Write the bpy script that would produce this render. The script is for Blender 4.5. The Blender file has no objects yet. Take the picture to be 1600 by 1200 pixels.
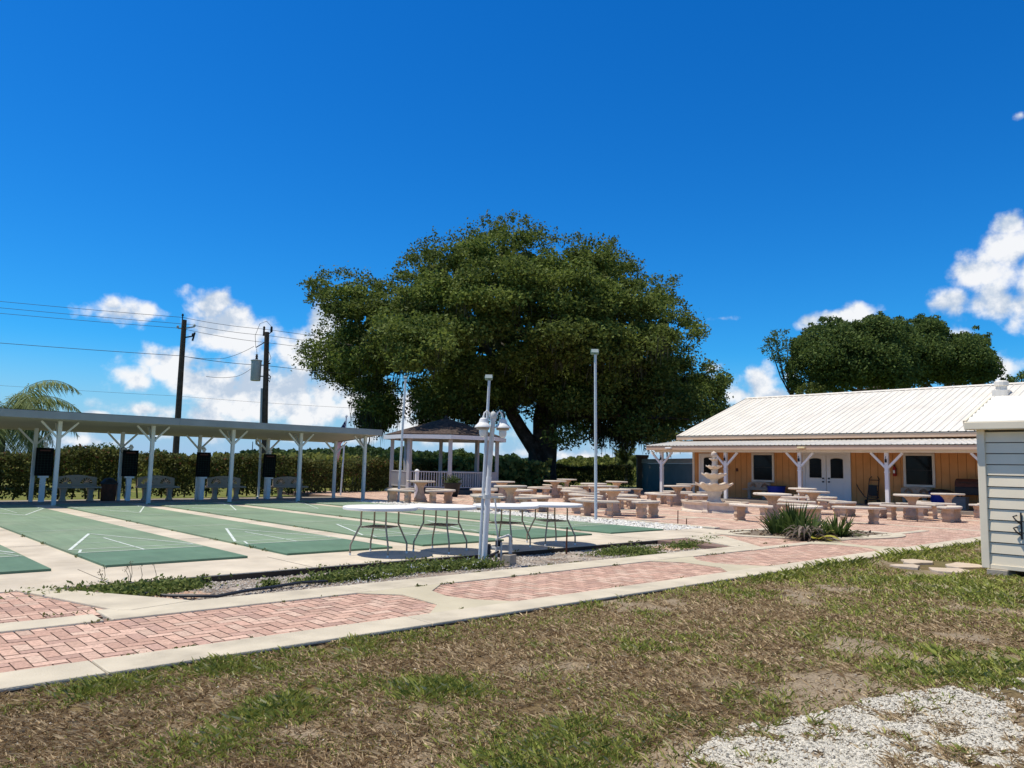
import bpy, bmesh, math, random
import numpy as np
from mathutils import Vector, Matrix
random.seed(7); rng = np.random.default_rng(11)
R_ = math.radians
scene = bpy.context.scene
COL = scene.collection

# ------------------------------------------------------------------ site survey helpers
FPX = 1202.; PITCH = R_(6.1); ROLL = 0.022; HC = 1.36; TH = R_(42.6)
ca, sa = math.cos(TH), math.sin(TH)
RV = np.array([ca, -sa, 0.]); FV = np.array([sa, ca, 0.]); UP = np.array([0, 0, 1.])
def view_ray(px, py):
    x = px-800; y = 600-py
    c, s = math.cos(ROLL), math.sin(ROLL)
    x, y = c*x-s*y, s*x+c*y
    f = FV*math.cos(PITCH)+UP*math.sin(PITCH); u = -FV*math.sin(PITCH)+UP*math.cos(PITCH)
    return RV*x+u*y+f*FPX
def G(px, py, z=0.):
    d = view_ray(px, py); t = (z-HC)/d[2]; return np.array([0, 0, HC])+t*d
def D(px, py, Y):
    d = view_ray(px, py); t = Y/(d@FV); return np.array([0, 0, HC])+t*d

# ------------------------------------------------------------------ materials
def new_mat(name):
    m = bpy.data.materials.new(name); m.use_nodes = True
    nt = m.node_tree; b = nt.nodes['Principled BSDF']
    return m, nt, b
def nd(nt, typ, **kw):
    n = nt.nodes.new(typ)
    for k, v in kw.items(): setattr(n, k, v)
    return n
def mat(name, col, rough=0.7, var=0.12, scale=6.0, bump=0.0, bscale=40., metal=0.0, stain=0.0, stain_col=(0.1, 0.09, 0.07), stain_scale=1.5, spec=0.3, rnd=False, streak=None):
    m, nt, b = new_mat(name)
    b.inputs['Roughness'].default_value = rough; b.inputs['Metallic'].default_value = metal
    b.inputs['Specular IOR Level'].default_value = spec
    tc = nd(nt, 'ShaderNodeTexCoord'); vec = tc.outputs['Object']
    if rnd:   # every cast piece weathers differently
        oi = nd(nt, 'ShaderNodeObjectInfo'); sc = nd(nt, 'ShaderNodeMath', operation='MULTIPLY'); sc.inputs[1].default_value = 53.
        nt.links.new(oi.outputs['Random'], sc.inputs[0]); ad = nd(nt, 'ShaderNodeVectorMath', operation='ADD')
        nt.links.new(vec, ad.inputs[0]); nt.links.new(sc.outputs[0], ad.inputs[1]); vec = ad.outputs[0]
    n = nd(nt, 'ShaderNodeTexNoise'); n.inputs['Scale'].default_value = scale; n.inputs['Detail'].default_value = 6
    nt.links.new(vec, n.inputs['Vector'])
    r = nd(nt, 'ShaderNodeValToRGB')
    a = tuple(max(0, c*(1-var)) for c in col)+(1,); z = tuple(min(1, c*(1+var)) for c in col)+(1,)
    r.color_ramp.elements[0].color = a; r.color_ramp.elements[1].color = z
    r.color_ramp.elements[0].position = .3; r.color_ramp.elements[1].position = .7
    nt.links.new(n.outputs['Fac'], r.inputs['Fac']); out = r.outputs['Color']
    if stain > 0:
        n2 = nd(nt, 'ShaderNodeTexNoise'); n2.inputs['Scale'].default_value = stain_scale; n2.inputs['Detail'].default_value = 9; n2.inputs['Roughness'].default_value = .65
        nt.links.new(vec, n2.inputs['Vector'])
        r2 = nd(nt, 'ShaderNodeValToRGB'); r2.color_ramp.elements[0].position = .5; r2.color_ramp.elements[1].position = .72
        r2.color_ramp.elements[0].color = (0, 0, 0, 1); r2.color_ramp.elements[1].color = (stain,)*3+(1,)
        nt.links.new(n2.outputs['Fac'], r2.inputs['Fac'])
        mx = nd(nt, 'ShaderNodeMix', data_type='RGBA'); mx.inputs[7].default_value = stain_col+(1,)
        nt.links.new(r2.outputs['Color'], mx.inputs[0]); nt.links.new(out, mx.inputs[6]); out = mx.outputs[2]
    def gain(src, lo, hi):
        mr = nd(nt, 'ShaderNodeMapRange'); mr.inputs[1].default_value = .3 if src.node.type == 'TEX_NOISE' else 0; mr.inputs[2].default_value = .7 if src.node.type == 'TEX_NOISE' else 1
        mr.inputs[3].default_value = lo; mr.inputs[4].default_value = hi; nt.links.new(src, mr.inputs[0])
        mx = nd(nt, 'ShaderNodeMix', data_type='RGBA', blend_type='MULTIPLY'); mx.inputs[0].default_value = 1
        nt.links.new(out, mx.inputs[6]); nt.links.new(mr.outputs[0], mx.inputs[7]); return mx.outputs[2]
    if rnd: out = gain(oi.outputs['Random'], .80, 1.10)
    if streak:
        mp = nd(nt, 'ShaderNodeMapping'); mp.inputs['Scale'].default_value = streak; nt.links.new(tc.outputs['Object'], mp.inputs['Vector'])
        n4 = nd(nt, 'ShaderNodeTexNoise'); n4.inputs['Scale'].default_value = 1; n4.inputs['Detail'].default_value = 7; n4.inputs['Roughness'].default_value = .65
        nt.links.new(mp.outputs[0], n4.inputs['Vector']); out = gain(n4.outputs['Fac'], .86, 1.10)
    nt.links.new(out, b.inputs['Base Color'])
    if bump > 0:
        n3 = nd(nt, 'ShaderNodeTexNoise'); n3.inputs['Scale'].default_value = bscale; n3.inputs['Detail'].default_value = 5
        nt.links.new(tc.outputs['Object'], n3.inputs['Vector'])
        bp = nd(nt, 'ShaderNodeBump'); bp.inputs['Strength'].default_value = bump; bp.inputs['Distance'].default_value = .02
        nt.links.new(n3.outputs['Fac'], bp.inputs['Height']); nt.links.new(bp.outputs['Normal'], b.inputs['Normal'])
    return m
def attr_mat(name, rough=0.8, transl=0.0, spec=0.2, grain=0.0, gscale=60.):
    """colour comes from a per-face attribute (each leaf, blade, stone or brick its own tint)"""
    m, nt, b = new_mat(name)
    at = nd(nt, 'ShaderNodeAttribute', attribute_name='tint')
    out = at.outputs['Color']
    if grain > 0:
        tc = nd(nt, 'ShaderNodeTexCoord'); n = nd(nt, 'ShaderNodeTexNoise'); n.inputs['Scale'].default_value = gscale; n.inputs['Detail'].default_value = 6
        nt.links.new(tc.outputs['Object'], n.inputs['Vector'])
        mr = nd(nt, 'ShaderNodeMapRange'); mr.inputs[3].default_value = 1-grain; mr.inputs[4].default_value = 1+grain
        mr.inputs[1].default_value = .3; mr.inputs[2].default_value = .7
        nt.links.new(n.outputs['Fac'], mr.inputs[0])
        mx = nd(nt, 'ShaderNodeMix', data_type='RGBA', blend_type='MULTIPLY'); mx.inputs[0].default_value = 1
        nt.links.new(out, mx.inputs[6]); nt.links.new(mr.outputs[0], mx.inputs[7]); out = mx.outputs[2]
    nt.links.new(out, b.inputs['Base Color'])
    b.inputs['Roughness'].default_value = rough; b.inputs['Specular IOR Level'].default_value = spec
    if transl > 0:
        t = nd(nt, 'ShaderNodeBsdfTranslucent'); ms = nd(nt, 'ShaderNodeMixShader'); ms.inputs[0].default_value = transl
        nt.links.new(out, t.inputs['Color'])
        nt.links.new(b.outputs[0], ms.inputs[1]); nt.links.new(t.outputs[0], ms.inputs[2])
        nt.links.new(ms.outputs[0], nt.nodes['Material Output'].inputs['Surface'])
    return m

M = {}
M['concrete'] = mat('slab_concrete', (.60, .525, .41), .85, .14, 1.0, .25, 90, stain=.6, stain_col=(.40, .33, .24), stain_scale=.9, streak=(1.3, 1.3, 1))
M['kerb'] = mat('kerb_concrete', (.575, .51, .39), .85, .12, 2.5, .3, 80, stain=.6, stain_col=(.33, .29, .22), stain_scale=1.3)
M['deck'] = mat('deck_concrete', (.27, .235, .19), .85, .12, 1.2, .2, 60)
M['stone'] = mat('cast_stone', (.62, .45, .31), .85, .14, 5, .35, 60, stain=.55, stain_col=(.30, .20, .11), stain_scale=6, rnd=True)
M['stonetop'] = mat('cast_stone_top', (.70, .61, .50), .85, .14, 7, .35, 60, stain=.6, stain_col=(.24, .20, .16), stain_scale=7, rnd=True)
M['bench_stone'] = mat('bench_stone', (.40, .32, .24), .85, .12, 5, .3, 60, stain=.4, stain_col=(.2, .17, .13), stain_scale=5)
M['fountain'] = mat('fountain_stone', (.68, .575, .455), .8, .10, 5, .3, 60, stain=.45, stain_col=(.42, .26, .16), stain_scale=4)
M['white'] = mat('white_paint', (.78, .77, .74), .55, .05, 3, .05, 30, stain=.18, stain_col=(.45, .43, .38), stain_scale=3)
M['gazebo'] = mat('gazebo_shaded_white', (.50, .49, .47), .65, .06, 3, .05, 30, stain=.25, stain_col=(.3, .29, .26), stain_scale=3)  # white posts and rails, the oak's shade put into their colour
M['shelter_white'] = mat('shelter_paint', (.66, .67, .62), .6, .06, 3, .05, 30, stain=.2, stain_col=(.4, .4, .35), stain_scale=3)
M['fascia'] = mat('aluminium_fascia', (.29, .31, .30), .45, .10, 2, .05, 20, stain=.3, stain_col=(.3, .32, .3), stain_scale=4)
M['soffit'] = mat('soffit_paint', (.40, .40, .33), .7, .05, 2)
M['roof_white'] = mat('white_roof_metal', (.77, .725, .64), .5, .05, 1.2, 0, stain=.25, stain_col=(.58, .51, .41), stain_scale=.7, streak=(.35, 5, .35))
M['roof_shed'] = mat('shed_roof_metal', (.78, .77, .70), .45, .05, 1.2, 0, stain=.2, stain_col=(.6, .6, .55), stain_scale=.9)
M['tan_trim'] = mat('tan_trim', (.60, .42, .29), .7, .06, 2, 0, stain=.15, stain_col=(.4, .28, .2), stain_scale=2)
M['dark_tan'] = mat('gable_tan', (.50, .31, .16), .8, .08, 2)
M['cream_trim'] = mat('cream_trim', (.68, .62, .52), .6, .05, 3)
M['glass'] = mat('dark_glass', (.008, .008, .009), .12, .3, 2, spec=.2)
M['black'] = mat('black_metal', (.015, .015, .016), .5, .2, 8)
M['board'] = mat('score_board', (.008, .009, .009), .9, .3, 8, spec=.05)
M['scoreline'] = mat('score_lines', (.03, .06, .045), .7, .1, 8)
M['scorered'] = mat('score_heading', (.09, .03, .02), .7, .1, 8)
M['bronze'] = mat('bronze_tube', (.36, .29, .21), .45, .15, 10, metal=.15)
M['mesh_shelf'] = mat('shelf_mesh', (.16, .11, .08), .7, .2, 60)
M['plastic_white'] = mat('white_plastic', (.86, .85, .82), .45, .03, 3)
M['pole'] = mat('galvanised_pole', (.60, .64, .66), .5, .06, 4, 0, stain=.25, stain_col=(.35, .35, .33), stain_scale=5)
M['pole_old'] = mat('weathered_pole', (.66, .66, .62), .6, .12, 3, 0, stain=.7, stain_col=(.30, .29, .22), stain_scale=2.2)
M['verdigris'] = mat('green_housing', (.14, .23, .19), .5, .1, 5)
M['lens'] = mat('lamp_lens', (.45, .50, .46), .2, .1, 5)
M['globe'] = mat('globe_glass', (.70, .72, .70), .12, .05, 4, spec=.6)
M['wood_pole'] = mat('creosote_pole', (.085, .062, .042), .9, .3, 6, .4, 25)
M['transformer'] = mat('transformer_grey', (.42, .46, .43), .5, .06, 3)
M['wire'] = mat('wire', (.02, .022, .025), .6, .1, 3)
M['shingle'] = None
M['bark'] = mat('oak_bark', (.055, .046, .038), .95, .35, 3, .9, 14, stain=.5, stain_col=(.22, .21, .18), stain_scale=2.5)
M['palm_bark'] = mat('palm_bark', (.16, .13, .10), .95, .3, 6, .6, 20)
M['soil'] = mat('soil', (.20, .16, .12), .95, .3, 6, .6, 40)
M['pot'] = mat('dark_pot', (.02, .022, .022), .6, .2, 5)
M['red'] = mat('red_enamel', (.35, .02, .015), .4, .1, 5)
M['blue_plastic'] = mat('blue_plastic', (.012, .035, .28), .4, .08, 4)
M['rust'] = mat('rusty_brown', (.10, .035, .02), .7, .3, 8)
M['grey_box'] = mat('grey_box', (.20, .19, .17), .7, .1, 5)
M['fence_wall'] = mat('grey_wall', (.25, .245, .21), .85, .08, 1.5, stain=.25, stain_col=(.16, .16, .14), stain_scale=1)
M['brown_pier'] = mat('pier_paint', (.16, .11, .07), .85, .15, 2)
M['pvc'] = mat('pvc_pipe', (.55, .55, .53), .5, .1, 8, stain=.4, stain_col=(.2, .17, .13), stain_scale=9)
M['block'] = mat('concrete_block', (.42, .36, .28), .9, .12, 8, .4, 60)
M['hose'] = mat('black_hose', (.02, .025, .035), .4, .2, 8)
M['line_paint'] = mat('line_paint', (.62, .68, .63), .8, .10, 5, stain=.35, stain_col=(.22, .38, .27), stain_scale=9)
M['line_faint'] = mat('worn_line_paint', (.46, .54, .47), .8, .15, 5, stain=.6, stain_col=(.21, .32, .225), stain_scale=7)
M['court'] = mat('court_green', (.198, .276, .176), .8, .16, .6, .1, 120, stain=.75, stain_col=(.27, .32, .22), stain_scale=.8, streak=(7, .45, 1))
M['court_dark'] = mat('court_end_green', (.112, .200, .130), .75, .14, .9, .1, 120, stain=.5, stain_col=(.16, .24, .17), stain_scale=1.4, streak=(5, 1.5, 1))
M['court_side'] = mat('court_edge', (.06, .09, .045), .9, .2, 4)
M['joint'] = mat('paver_sand', (.22, .145, .115), .95, .2, 5)
M['flag_stone'] = mat('flag_stone', (.55, .45, .34), .85, .12, 4, .3, 50, stain=.3, stain_col=(.3, .2, .14), stain_scale=4)
M['siding'] = mat('white_siding', (.88, .765, .57), .6, .04, 2, 0, stain=.25, stain_col=(.70, .63, .46), stain_scale=1.6)
M['leaf'] = attr_mat('leaf', .65, .36, .15)
M['moss'] = attr_mat('moss', .95, .15, .05)
M['blade'] = attr_mat('grass_blade', .8, .2, .1)
M['pebble'] = attr_mat('pebble', .85, 0, .2)
M['brick'] = attr_mat('paver', .9, 0, .15, .22, 45.)
M['cloth'] = attr_mat('flag_cloth', .8, .25, .1)

def shingle_mat():
    m, nt, b = new_mat('asphalt_shingle')
    tc = nd(nt, 'ShaderNodeTexCoord'); sp = nd(nt, 'ShaderNodeSeparateXYZ'); nt.links.new(tc.outputs['Object'], sp.inputs[0])
    n = nd(nt, 'ShaderNodeTexNoise'); n.inputs['Scale'].default_value = 9; n.inputs['Detail'].default_value = 8
    nt.links.new(tc.outputs['Object'], n.inputs['Vector'])
    r = nd(nt, 'ShaderNodeValToRGB'); r.color_ramp.elements[0].color = (.05, .038, .032, 1); r.color_ramp.elements[1].color = (.125, .095, .08, 1)
    r.color_ramp.elements[0].position = .35; r.color_ramp.elements[1].position = .65
    nt.links.new(n.outputs['Fac'], r.inputs['Fac']); nt.links.new(r.outputs[0], b.inputs['Base Color'])
    w = nd(nt, 'ShaderNodeMath', operation='MULTIPLY'); w.inputs[1].default_value = 16; nt.links.new(sp.outputs['Z'], w.inputs[0])
    fr = nd(nt, 'ShaderNodeMath', operation='FRACT'); nt.links.new(w.outputs[0], fr.inputs[0])
    bp = nd(nt, 'ShaderNodeBump'); bp.inputs['Strength'].default_value = .8; bp.inputs['Distance'].default_value = .03
    nt.links.new(fr.outputs[0], bp.inputs['Height']); nt.links.new(bp.outputs[0], b.inputs['Normal'])
    b.inputs['Roughness'].default_value = .95; b.inputs['Specular IOR Level'].default_value = .1
    return m
M['shingle'] = shingle_mat()
def plank_mat():
    """grooved plywood siding: vertical grooves every 0.3 m along Y"""
    m, nt, b = new_mat('orange_tan_siding')
    tc = nd(nt, 'ShaderNodeTexCoord'); sp = nd(nt, 'ShaderNodeSeparateXYZ'); nt.links.new(tc.outputs['Object'], sp.inputs[0])
    n = nd(nt, 'ShaderNodeTexNoise'); n.inputs['Scale'].default_value = 2; n.inputs['Detail'].default_value = 6
    nt.links.new(tc.outputs['Object'], n.inputs['Vector'])
    r = nd(nt, 'ShaderNodeValToRGB'); r.color_ramp.elements[0].color = (.60, .275, .095, 1); r.color_ramp.elements[1].color = (.68, .325, .125, 1)
    r.color_ramp.elements[0].position = .3; r.color_ramp.elements[1].position = .7
    nt.links.new(n.outputs['Fac'], r.inputs['Fac'])
    w = nd(nt, 'ShaderNodeMath', operation='MULTIPLY'); w.inputs[1].default_value = 1/.305; nt.links.new(sp.outputs['Y'], w.inputs[0])
    fr = nd(nt, 'ShaderNodeMath', operation='FRACT'); nt.links.new(w.outputs[0], fr.inputs[0])
    gt = nd(nt, 'ShaderNodeMath', operation='GREATER_THAN'); gt.inputs[1].default_value = .06; nt.links.new(fr.outputs[0], gt.inputs[0])
    mx = nd(nt, 'ShaderNodeMix', data_type='RGBA'); mx.inputs[6].default_value = (.42, .18, .06, 1)
    nt.links.new(gt.outputs[0], mx.inputs[0]); nt.links.new(r.outputs[0], mx.inputs[7]); nt.links.new(mx.outputs[2], b.inputs['Base Color'])
    bp = nd(nt, 'ShaderNodeBump'); bp.inputs['Strength'].default_value = 1; bp.inputs['Distance'].default_value = .015
    nt.links.new(gt.outputs[0], bp.inputs['Height']); nt.links.new(bp.outputs[0], b.inputs['Normal'])
    b.inputs['Roughness'].default_value = .8; b.inputs['Specular IOR Level'].default_value = .15
    return m
M['plank'] = plank_mat()

# ------------------------------------------------------------------ mesh builder
class MB:
    def __init__(s): s.v = []; s.f = []; s.t = []
    def add(s, vs, fs, tint=None):
        o = len(s.v); s.v.extend([tuple(map(float, v)) for v in vs]); s.f.extend([tuple(i+o for i in f) for f in fs])
        if tint is not None: s.t.extend([tint]*len(fs))
        return s
    def box(s, a, b, tint=None):
        x0, y0, z0 = a; x1, y1, z1 = b
        return s.add([(x0,y0,z0),(x1,y0,z0),(x1,y1,z0),(x0,y1,z0),(x0,y0,z1),(x1,y0,z1),(x1,y1,z1),(x0,y1,z1)],
              [(0,3,2,1),(4,5,6,7),(0,1,5,4),(1,2,6,5),(2,3,7,6),(3,0,4,7)], tint)
    def beam(s, p, q, w, h=None, up=(0,0,1)):
        h = h or w; p = np.array(p, float); q = np.array(q, float); d = q-p; d = d/np.linalg.norm(d)
        up = np.array(up, float)
        if abs(d@up) > .98: up = np.array([1., 0, 0])
        x = np.cross(d, up); x /= np.linalg.norm(x); y = np.cross(x, d)
        vs = [e+x*a*w/2+y*b*h/2 for e in (p, q) for a, b in ((-1,-1),(1,-1),(1,1),(-1,1))]
        return s.add(vs, [(0,1,2,3),(7,6,5,4),(0,4,5,1),(1,5,6,2),(2,6,7,3),(3,7,4,0)])
    def tube(s, pts, rad, n=8, cap=True, jit=0):
        pts = [np.array(p, float) for p in pts]
        if not hasattr(rad, '__len__'): rad = [rad]*len(pts)
        vs = []; x = None
        for i, p in enumerate(pts):
            d = pts[min(i+1, len(pts)-1)]-pts[max(i-1, 0)]; d = d/(np.linalg.norm(d)+1e-9)
            if x is None:
                a = np.array([1., 0, 0]) if abs(d[0]) < .8 else np.array([0, 1., 0]); x = np.cross(d, a)
            x = x-d*(x@d); x /= np.linalg.norm(x); y = np.cross(d, x)
            for k in range(n):
                t = 2*math.pi*k/n; rr = rad[i]*(1+jit*math.sin(3*t+i)+jit*.5*math.sin(5*t+2*i))
                vs.append(p+(x*math.cos(t)+y*math.sin(t))*rr)
        fs = [(i*n+k, i*n+(k+1) % n, (i+1)*n+(k+1) % n, (i+1)*n+k) for i in range(len(pts)-1) for k in range(n)]
        if cap: fs += [tuple(range(n))[::-1], tuple((len(pts)-1)*n+k for k in range(n))]
        return s.add(vs, fs)
    def lathe(s, prof, n=24, c=(0,0,0), wave=0, wn=8, wave_from=None, cap=True):
        vs = []
        for i, (r, z) in enumerate(prof):
            for k in range(n):
                t = 2*math.pi*k/n; w = wave if (wave_from is None or i in wave_from) else 0
                rr = r*(1+w*math.cos(wn*t)); zz = z+(abs(w)*.9*r*math.cos(wn*t) if w else 0)
                vs.append((c[0]+rr*math.cos(t), c[1]+rr*math.sin(t), c[2]+zz))
        m = len(prof); fs = [(i*n+k, i*n+(k+1) % n, (i+1)*n+(k+1) % n, (i+1)*n+k) for i in range(m-1) for k in range(n)]
        if cap: fs += [tuple(range(n))[::-1], tuple((m-1)*n+k for k in range(n))]
        return s.add(vs, fs)
    def prism(s, poly, z0, z1):
        n = len(poly); a = sum(poly[i][0]*poly[(i+1) % n][1]-poly[(i+1) % n][0]*poly[i][1] for i in range(n))
        if a < 0: poly = poly[::-1]
        vs = [(p[0], p[1], z0) for p in poly]+[(p[0], p[1], z1) for p in poly]
        return s.add(vs, [tuple(range(n))[::-1], tuple(range(n, 2*n))]+[(i, (i+1) % n, n+(i+1) % n, n+i) for i in range(n)])
    def build(s, name, m, parent=None, smooth=False, bevel=0, loc=None, rz=0):
        me = bpy.data.meshes.new(name); me.from_pydata(s.v, [], s.f); me.update()
        if m is not None: me.materials.append(m)
        if s.t:
            at = me.attributes.new('tint', 'FLOAT_COLOR', 'FACE')
            at.data.foreach_set('color', np.array([tuple(t)+(1.,) for t in s.t], np.float32).ravel())
        if smooth:
            me.polygons.foreach_set('use_smooth', [True]*len(me.polygons))
            try: me.set_sharp_from_angle(angle=R_(40))
            except Exception: pass
        o = bpy.data.objects.new(name, me); COL.objects.link(o)
        if parent is not None: o.parent = parent
        if loc is not None: o.location = loc
        o.rotation_euler = (0, 0, rz)
        if bevel:
            b = o.modifiers.new('Bevel', 'BEVEL'); b.width = bevel; b.segments = 2; b.limit_method = 'ANGLE'; b.angle_limit = R_(50)
        return o
def np_mesh(name, verts, k, m, tint=None, parent=None):
    """verts (N*k,3): N separate k-gons"""
    n = len(verts)//k
    me = bpy.data.meshes.new(name)
    me.vertices.add(n*k); me.vertices.foreach_set('co', np.asarray(verts, np.float32).ravel())
    me.loops.add(n*k); me.loops.foreach_set('vertex_index', np.arange(n*k, dtype=np.int32))
    me.polygons.add(n); me.polygons.foreach_set('loop_start', np.arange(0, n*k, k, dtype=np.int32))
    me.polygons.foreach_set('loop_total', np.full(n, k, np.int32))
    me.update(calc_edges=True)
    if tint is not None:
        at = me.attributes.new('tint', 'FLOAT_COLOR', 'FACE')
        c = np.ones((n, 4), np.float32); c[:, :3] = tint
        at.data.foreach_set('color', c.ravel())
    me.materials.append(m)
    o = bpy.data.objects.new(name, me); COL.objects.link(o)
    if parent is not None: o.parent = parent
    return o
def tag(o, label=None, cat=None, group=None, kind=None):
    if label: o['label'] = label
    if cat: o['category'] = cat
    if group: o['group'] = group
    if kind: o['kind'] = kind
    return o
def thing(name, label, cat, loc=(0,0,0), rz=0, group=None):
    o = bpy.data.objects.new(name, None); COL.objects.link(o); o.empty_display_size = .2
    o.location = loc; o.rotation_euler = (0, 0, rz)
    return tag(o, label, cat, group)
KIDS = {}
def dup(root, loc, rz, label):
    def cp(o, par):
        c = o.copy(); COL.objects.link(c)
        if par is not None: c.parent = par
        for ch in [x for x in bpy.data.objects if x.parent == o and x != c]: cp(ch, c)
        return c
    r = cp(root, None); r.location = loc; r.rotation_euler = (0, 0, rz); r['label'] = label
    return r
def structure(o): o['kind'] = 'structure'; return o

# ------------------------------------------------------------------ noise in numpy
def vnoise(x, y, seed=0):
    xi = np.floor(x).astype(np.int64); yi = np.floor(y).astype(np.int64); fx = x-xi; fy = y-yi
    fx = fx*fx*(3-2*fx); fy = fy*fy*(3-2*fy)
    def h(a, b):
        n = (a*374761393+b*668265263+seed*2147483) & 0xffffffff
        n = ((n ^ (n >> 13))*1274126177) & 0xffffffff
        return ((n ^ (n >> 16)) & 0xffff)/65535.
    return (h(xi, yi)*(1-fx)+h(xi+1, yi)*fx)*(1-fy)+(h(xi, yi+1)*(1-fx)+h(xi+1, yi+1)*fx)*fy
def fbm(x, y, sc, seed=0, oc=4):
    t = 0; a = .5; s = 0
    for i in range(oc):
        t = t+a*vnoise(x*sc, y*sc, seed+i*17); s += a; a *= .55; sc *= 2.03
    return t/s
def in_poly(x, y, poly):
    c = np.zeros(len(x), bool); n = len(poly)
    for i in range(n):
        x0, y0 = poly[i][:2]; x1, y1 = poly[(i+1) % n][:2]
        k = ((y0 > y) != (y1 > y)) & (x < (x1-x0)*(y-y0)/(y1-y0+1e-12)+x0)
        c ^= k
    return c

# ------------------------------------------------------------------ camera, light, sky
cam = bpy.data.cameras.new('camera'); co = bpy.data.objects.new('camera', cam); COL.objects.link(co)
c_, s_ = math.cos(ROLL), math.sin(ROLL)
f_ = FV*math.cos(PITCH)+UP*math.sin(PITCH); u_ = -FV*math.sin(PITCH)+UP*math.cos(PITCH)
cr = c_*RV+s_*u_; cu = -s_*RV+c_*u_
co.matrix_world = Matrix(((cr[0], cu[0], -f_[0], 0), (cr[1], cu[1], -f_[1], 0), (cr[2], cu[2], -f_[2], HC), (0, 0, 0, 1)))
cam.sensor_width = 36; cam.lens = 36*FPX/1600; cam.clip_end = 3000; cam.clip_start = .05
scene.camera = co
SUN_EL = R_(70); SUN_H = np.array([-.736, .677])
sd = Vector((SUN_H[0]*math.cos(SUN_EL), SUN_H[1]*math.cos(SUN_EL), math.sin(SUN_EL)))
sl = bpy.data.lights.new('sun', 'SUN'); sl.energy = 4.75; sl.angle = R_(.5); sl.color = (1, .94, .835)
so = bpy.data.objects.new('sun', sl); COL.objects.link(so); so.rotation_euler = sd.to_track_quat('Z', 'Y').to_euler(); so.location = (0, 0, 40)
scene.view_settings.view_transform = 'Standard'; scene.view_settings.look = 'None'
scene.view_settings.exposure = 0; scene.view_settings.gamma = 1

W = bpy.data.worlds.new('World'); scene.world = W; W.use_nodes = True
wt = W.node_tree; bg = wt.nodes['Background']; SKY_STR = .10; bg.inputs['Strength'].default_value = SKY_STR
sky = nd(wt, 'ShaderNodeTexSky', sky_type='NISHITA'); sky.sun_disc = False
sky.sun_elevation = SUN_EL; sky.sun_rotation = math.atan2(SUN_H[0], SUN_H[1]); sky.air_density = 1.0; sky.dust_density = .25; sky.ozone_density = 3.5
hs = nd(wt, 'ShaderNodeHueSaturation'); hs.inputs['Saturation'].default_value = 1.38; hs.inputs['Value'].default_value = 1.0; hs.inputs['Hue'].default_value = .5
wt.links.new(sky.outputs[0], hs.inputs['Color'])
tn_ = nd(wt, 'ShaderNodeMix', data_type='RGBA', blend_type='MULTIPLY'); tn_.inputs[0].default_value = 1; tn_.inputs[7].default_value = (.31, 1.09, 1.47, 1)
wt.links.new(hs.outputs[0], tn_.inputs[6])
tc = nd(wt, 'ShaderNodeTexCoord'); sep = nd(wt, 'ShaderNodeSeparateXYZ'); wt.links.new(tc.outputs['Generated'], sep.inputs[0])
def mth(op, a, b=None, clamp=False):
    n = nd(wt, 'ShaderNodeMath', operation=op); n.use_clamp = clamp
    for i, v in enumerate((a, b)):
        if v is None: continue
        if isinstance(v, (int, float)): n.inputs[i].default_value = v
        else: wt.links.new(v, n.inputs[i])
    return n.outputs[0]
az = mth('ARCTAN2', sep.outputs[0], sep.outputs[1])      # clockwise from +Y
el = mth('ARCSINE', sep.outputs[2])
cmb = nd(wt, 'ShaderNodeCombineXYZ'); wt.links.new(az, cmb.inputs[0]); wt.links.new(el, cmb.inputs[1])
def fb(vec, scale, detail, rough=.55, off=None, warp=0):
    if off is not None:
        a = nd(wt, 'ShaderNodeVectorMath', operation='ADD'); wt.links.new(vec, a.inputs[0]); a.inputs[1].default_value = off; vec = a.outputs[0]
    n = nd(wt, 'ShaderNodeTexNoise'); n.inputs['Scale'].default_value = scale; n.inputs['Detail'].default_value = detail; n.inputs['Roughness'].default_value = rough
    n.inputs['Distortion'].default_value = warp
    wt.links.new(vec, n.inputs['Vector']); return n.outputs['Fac']
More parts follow.
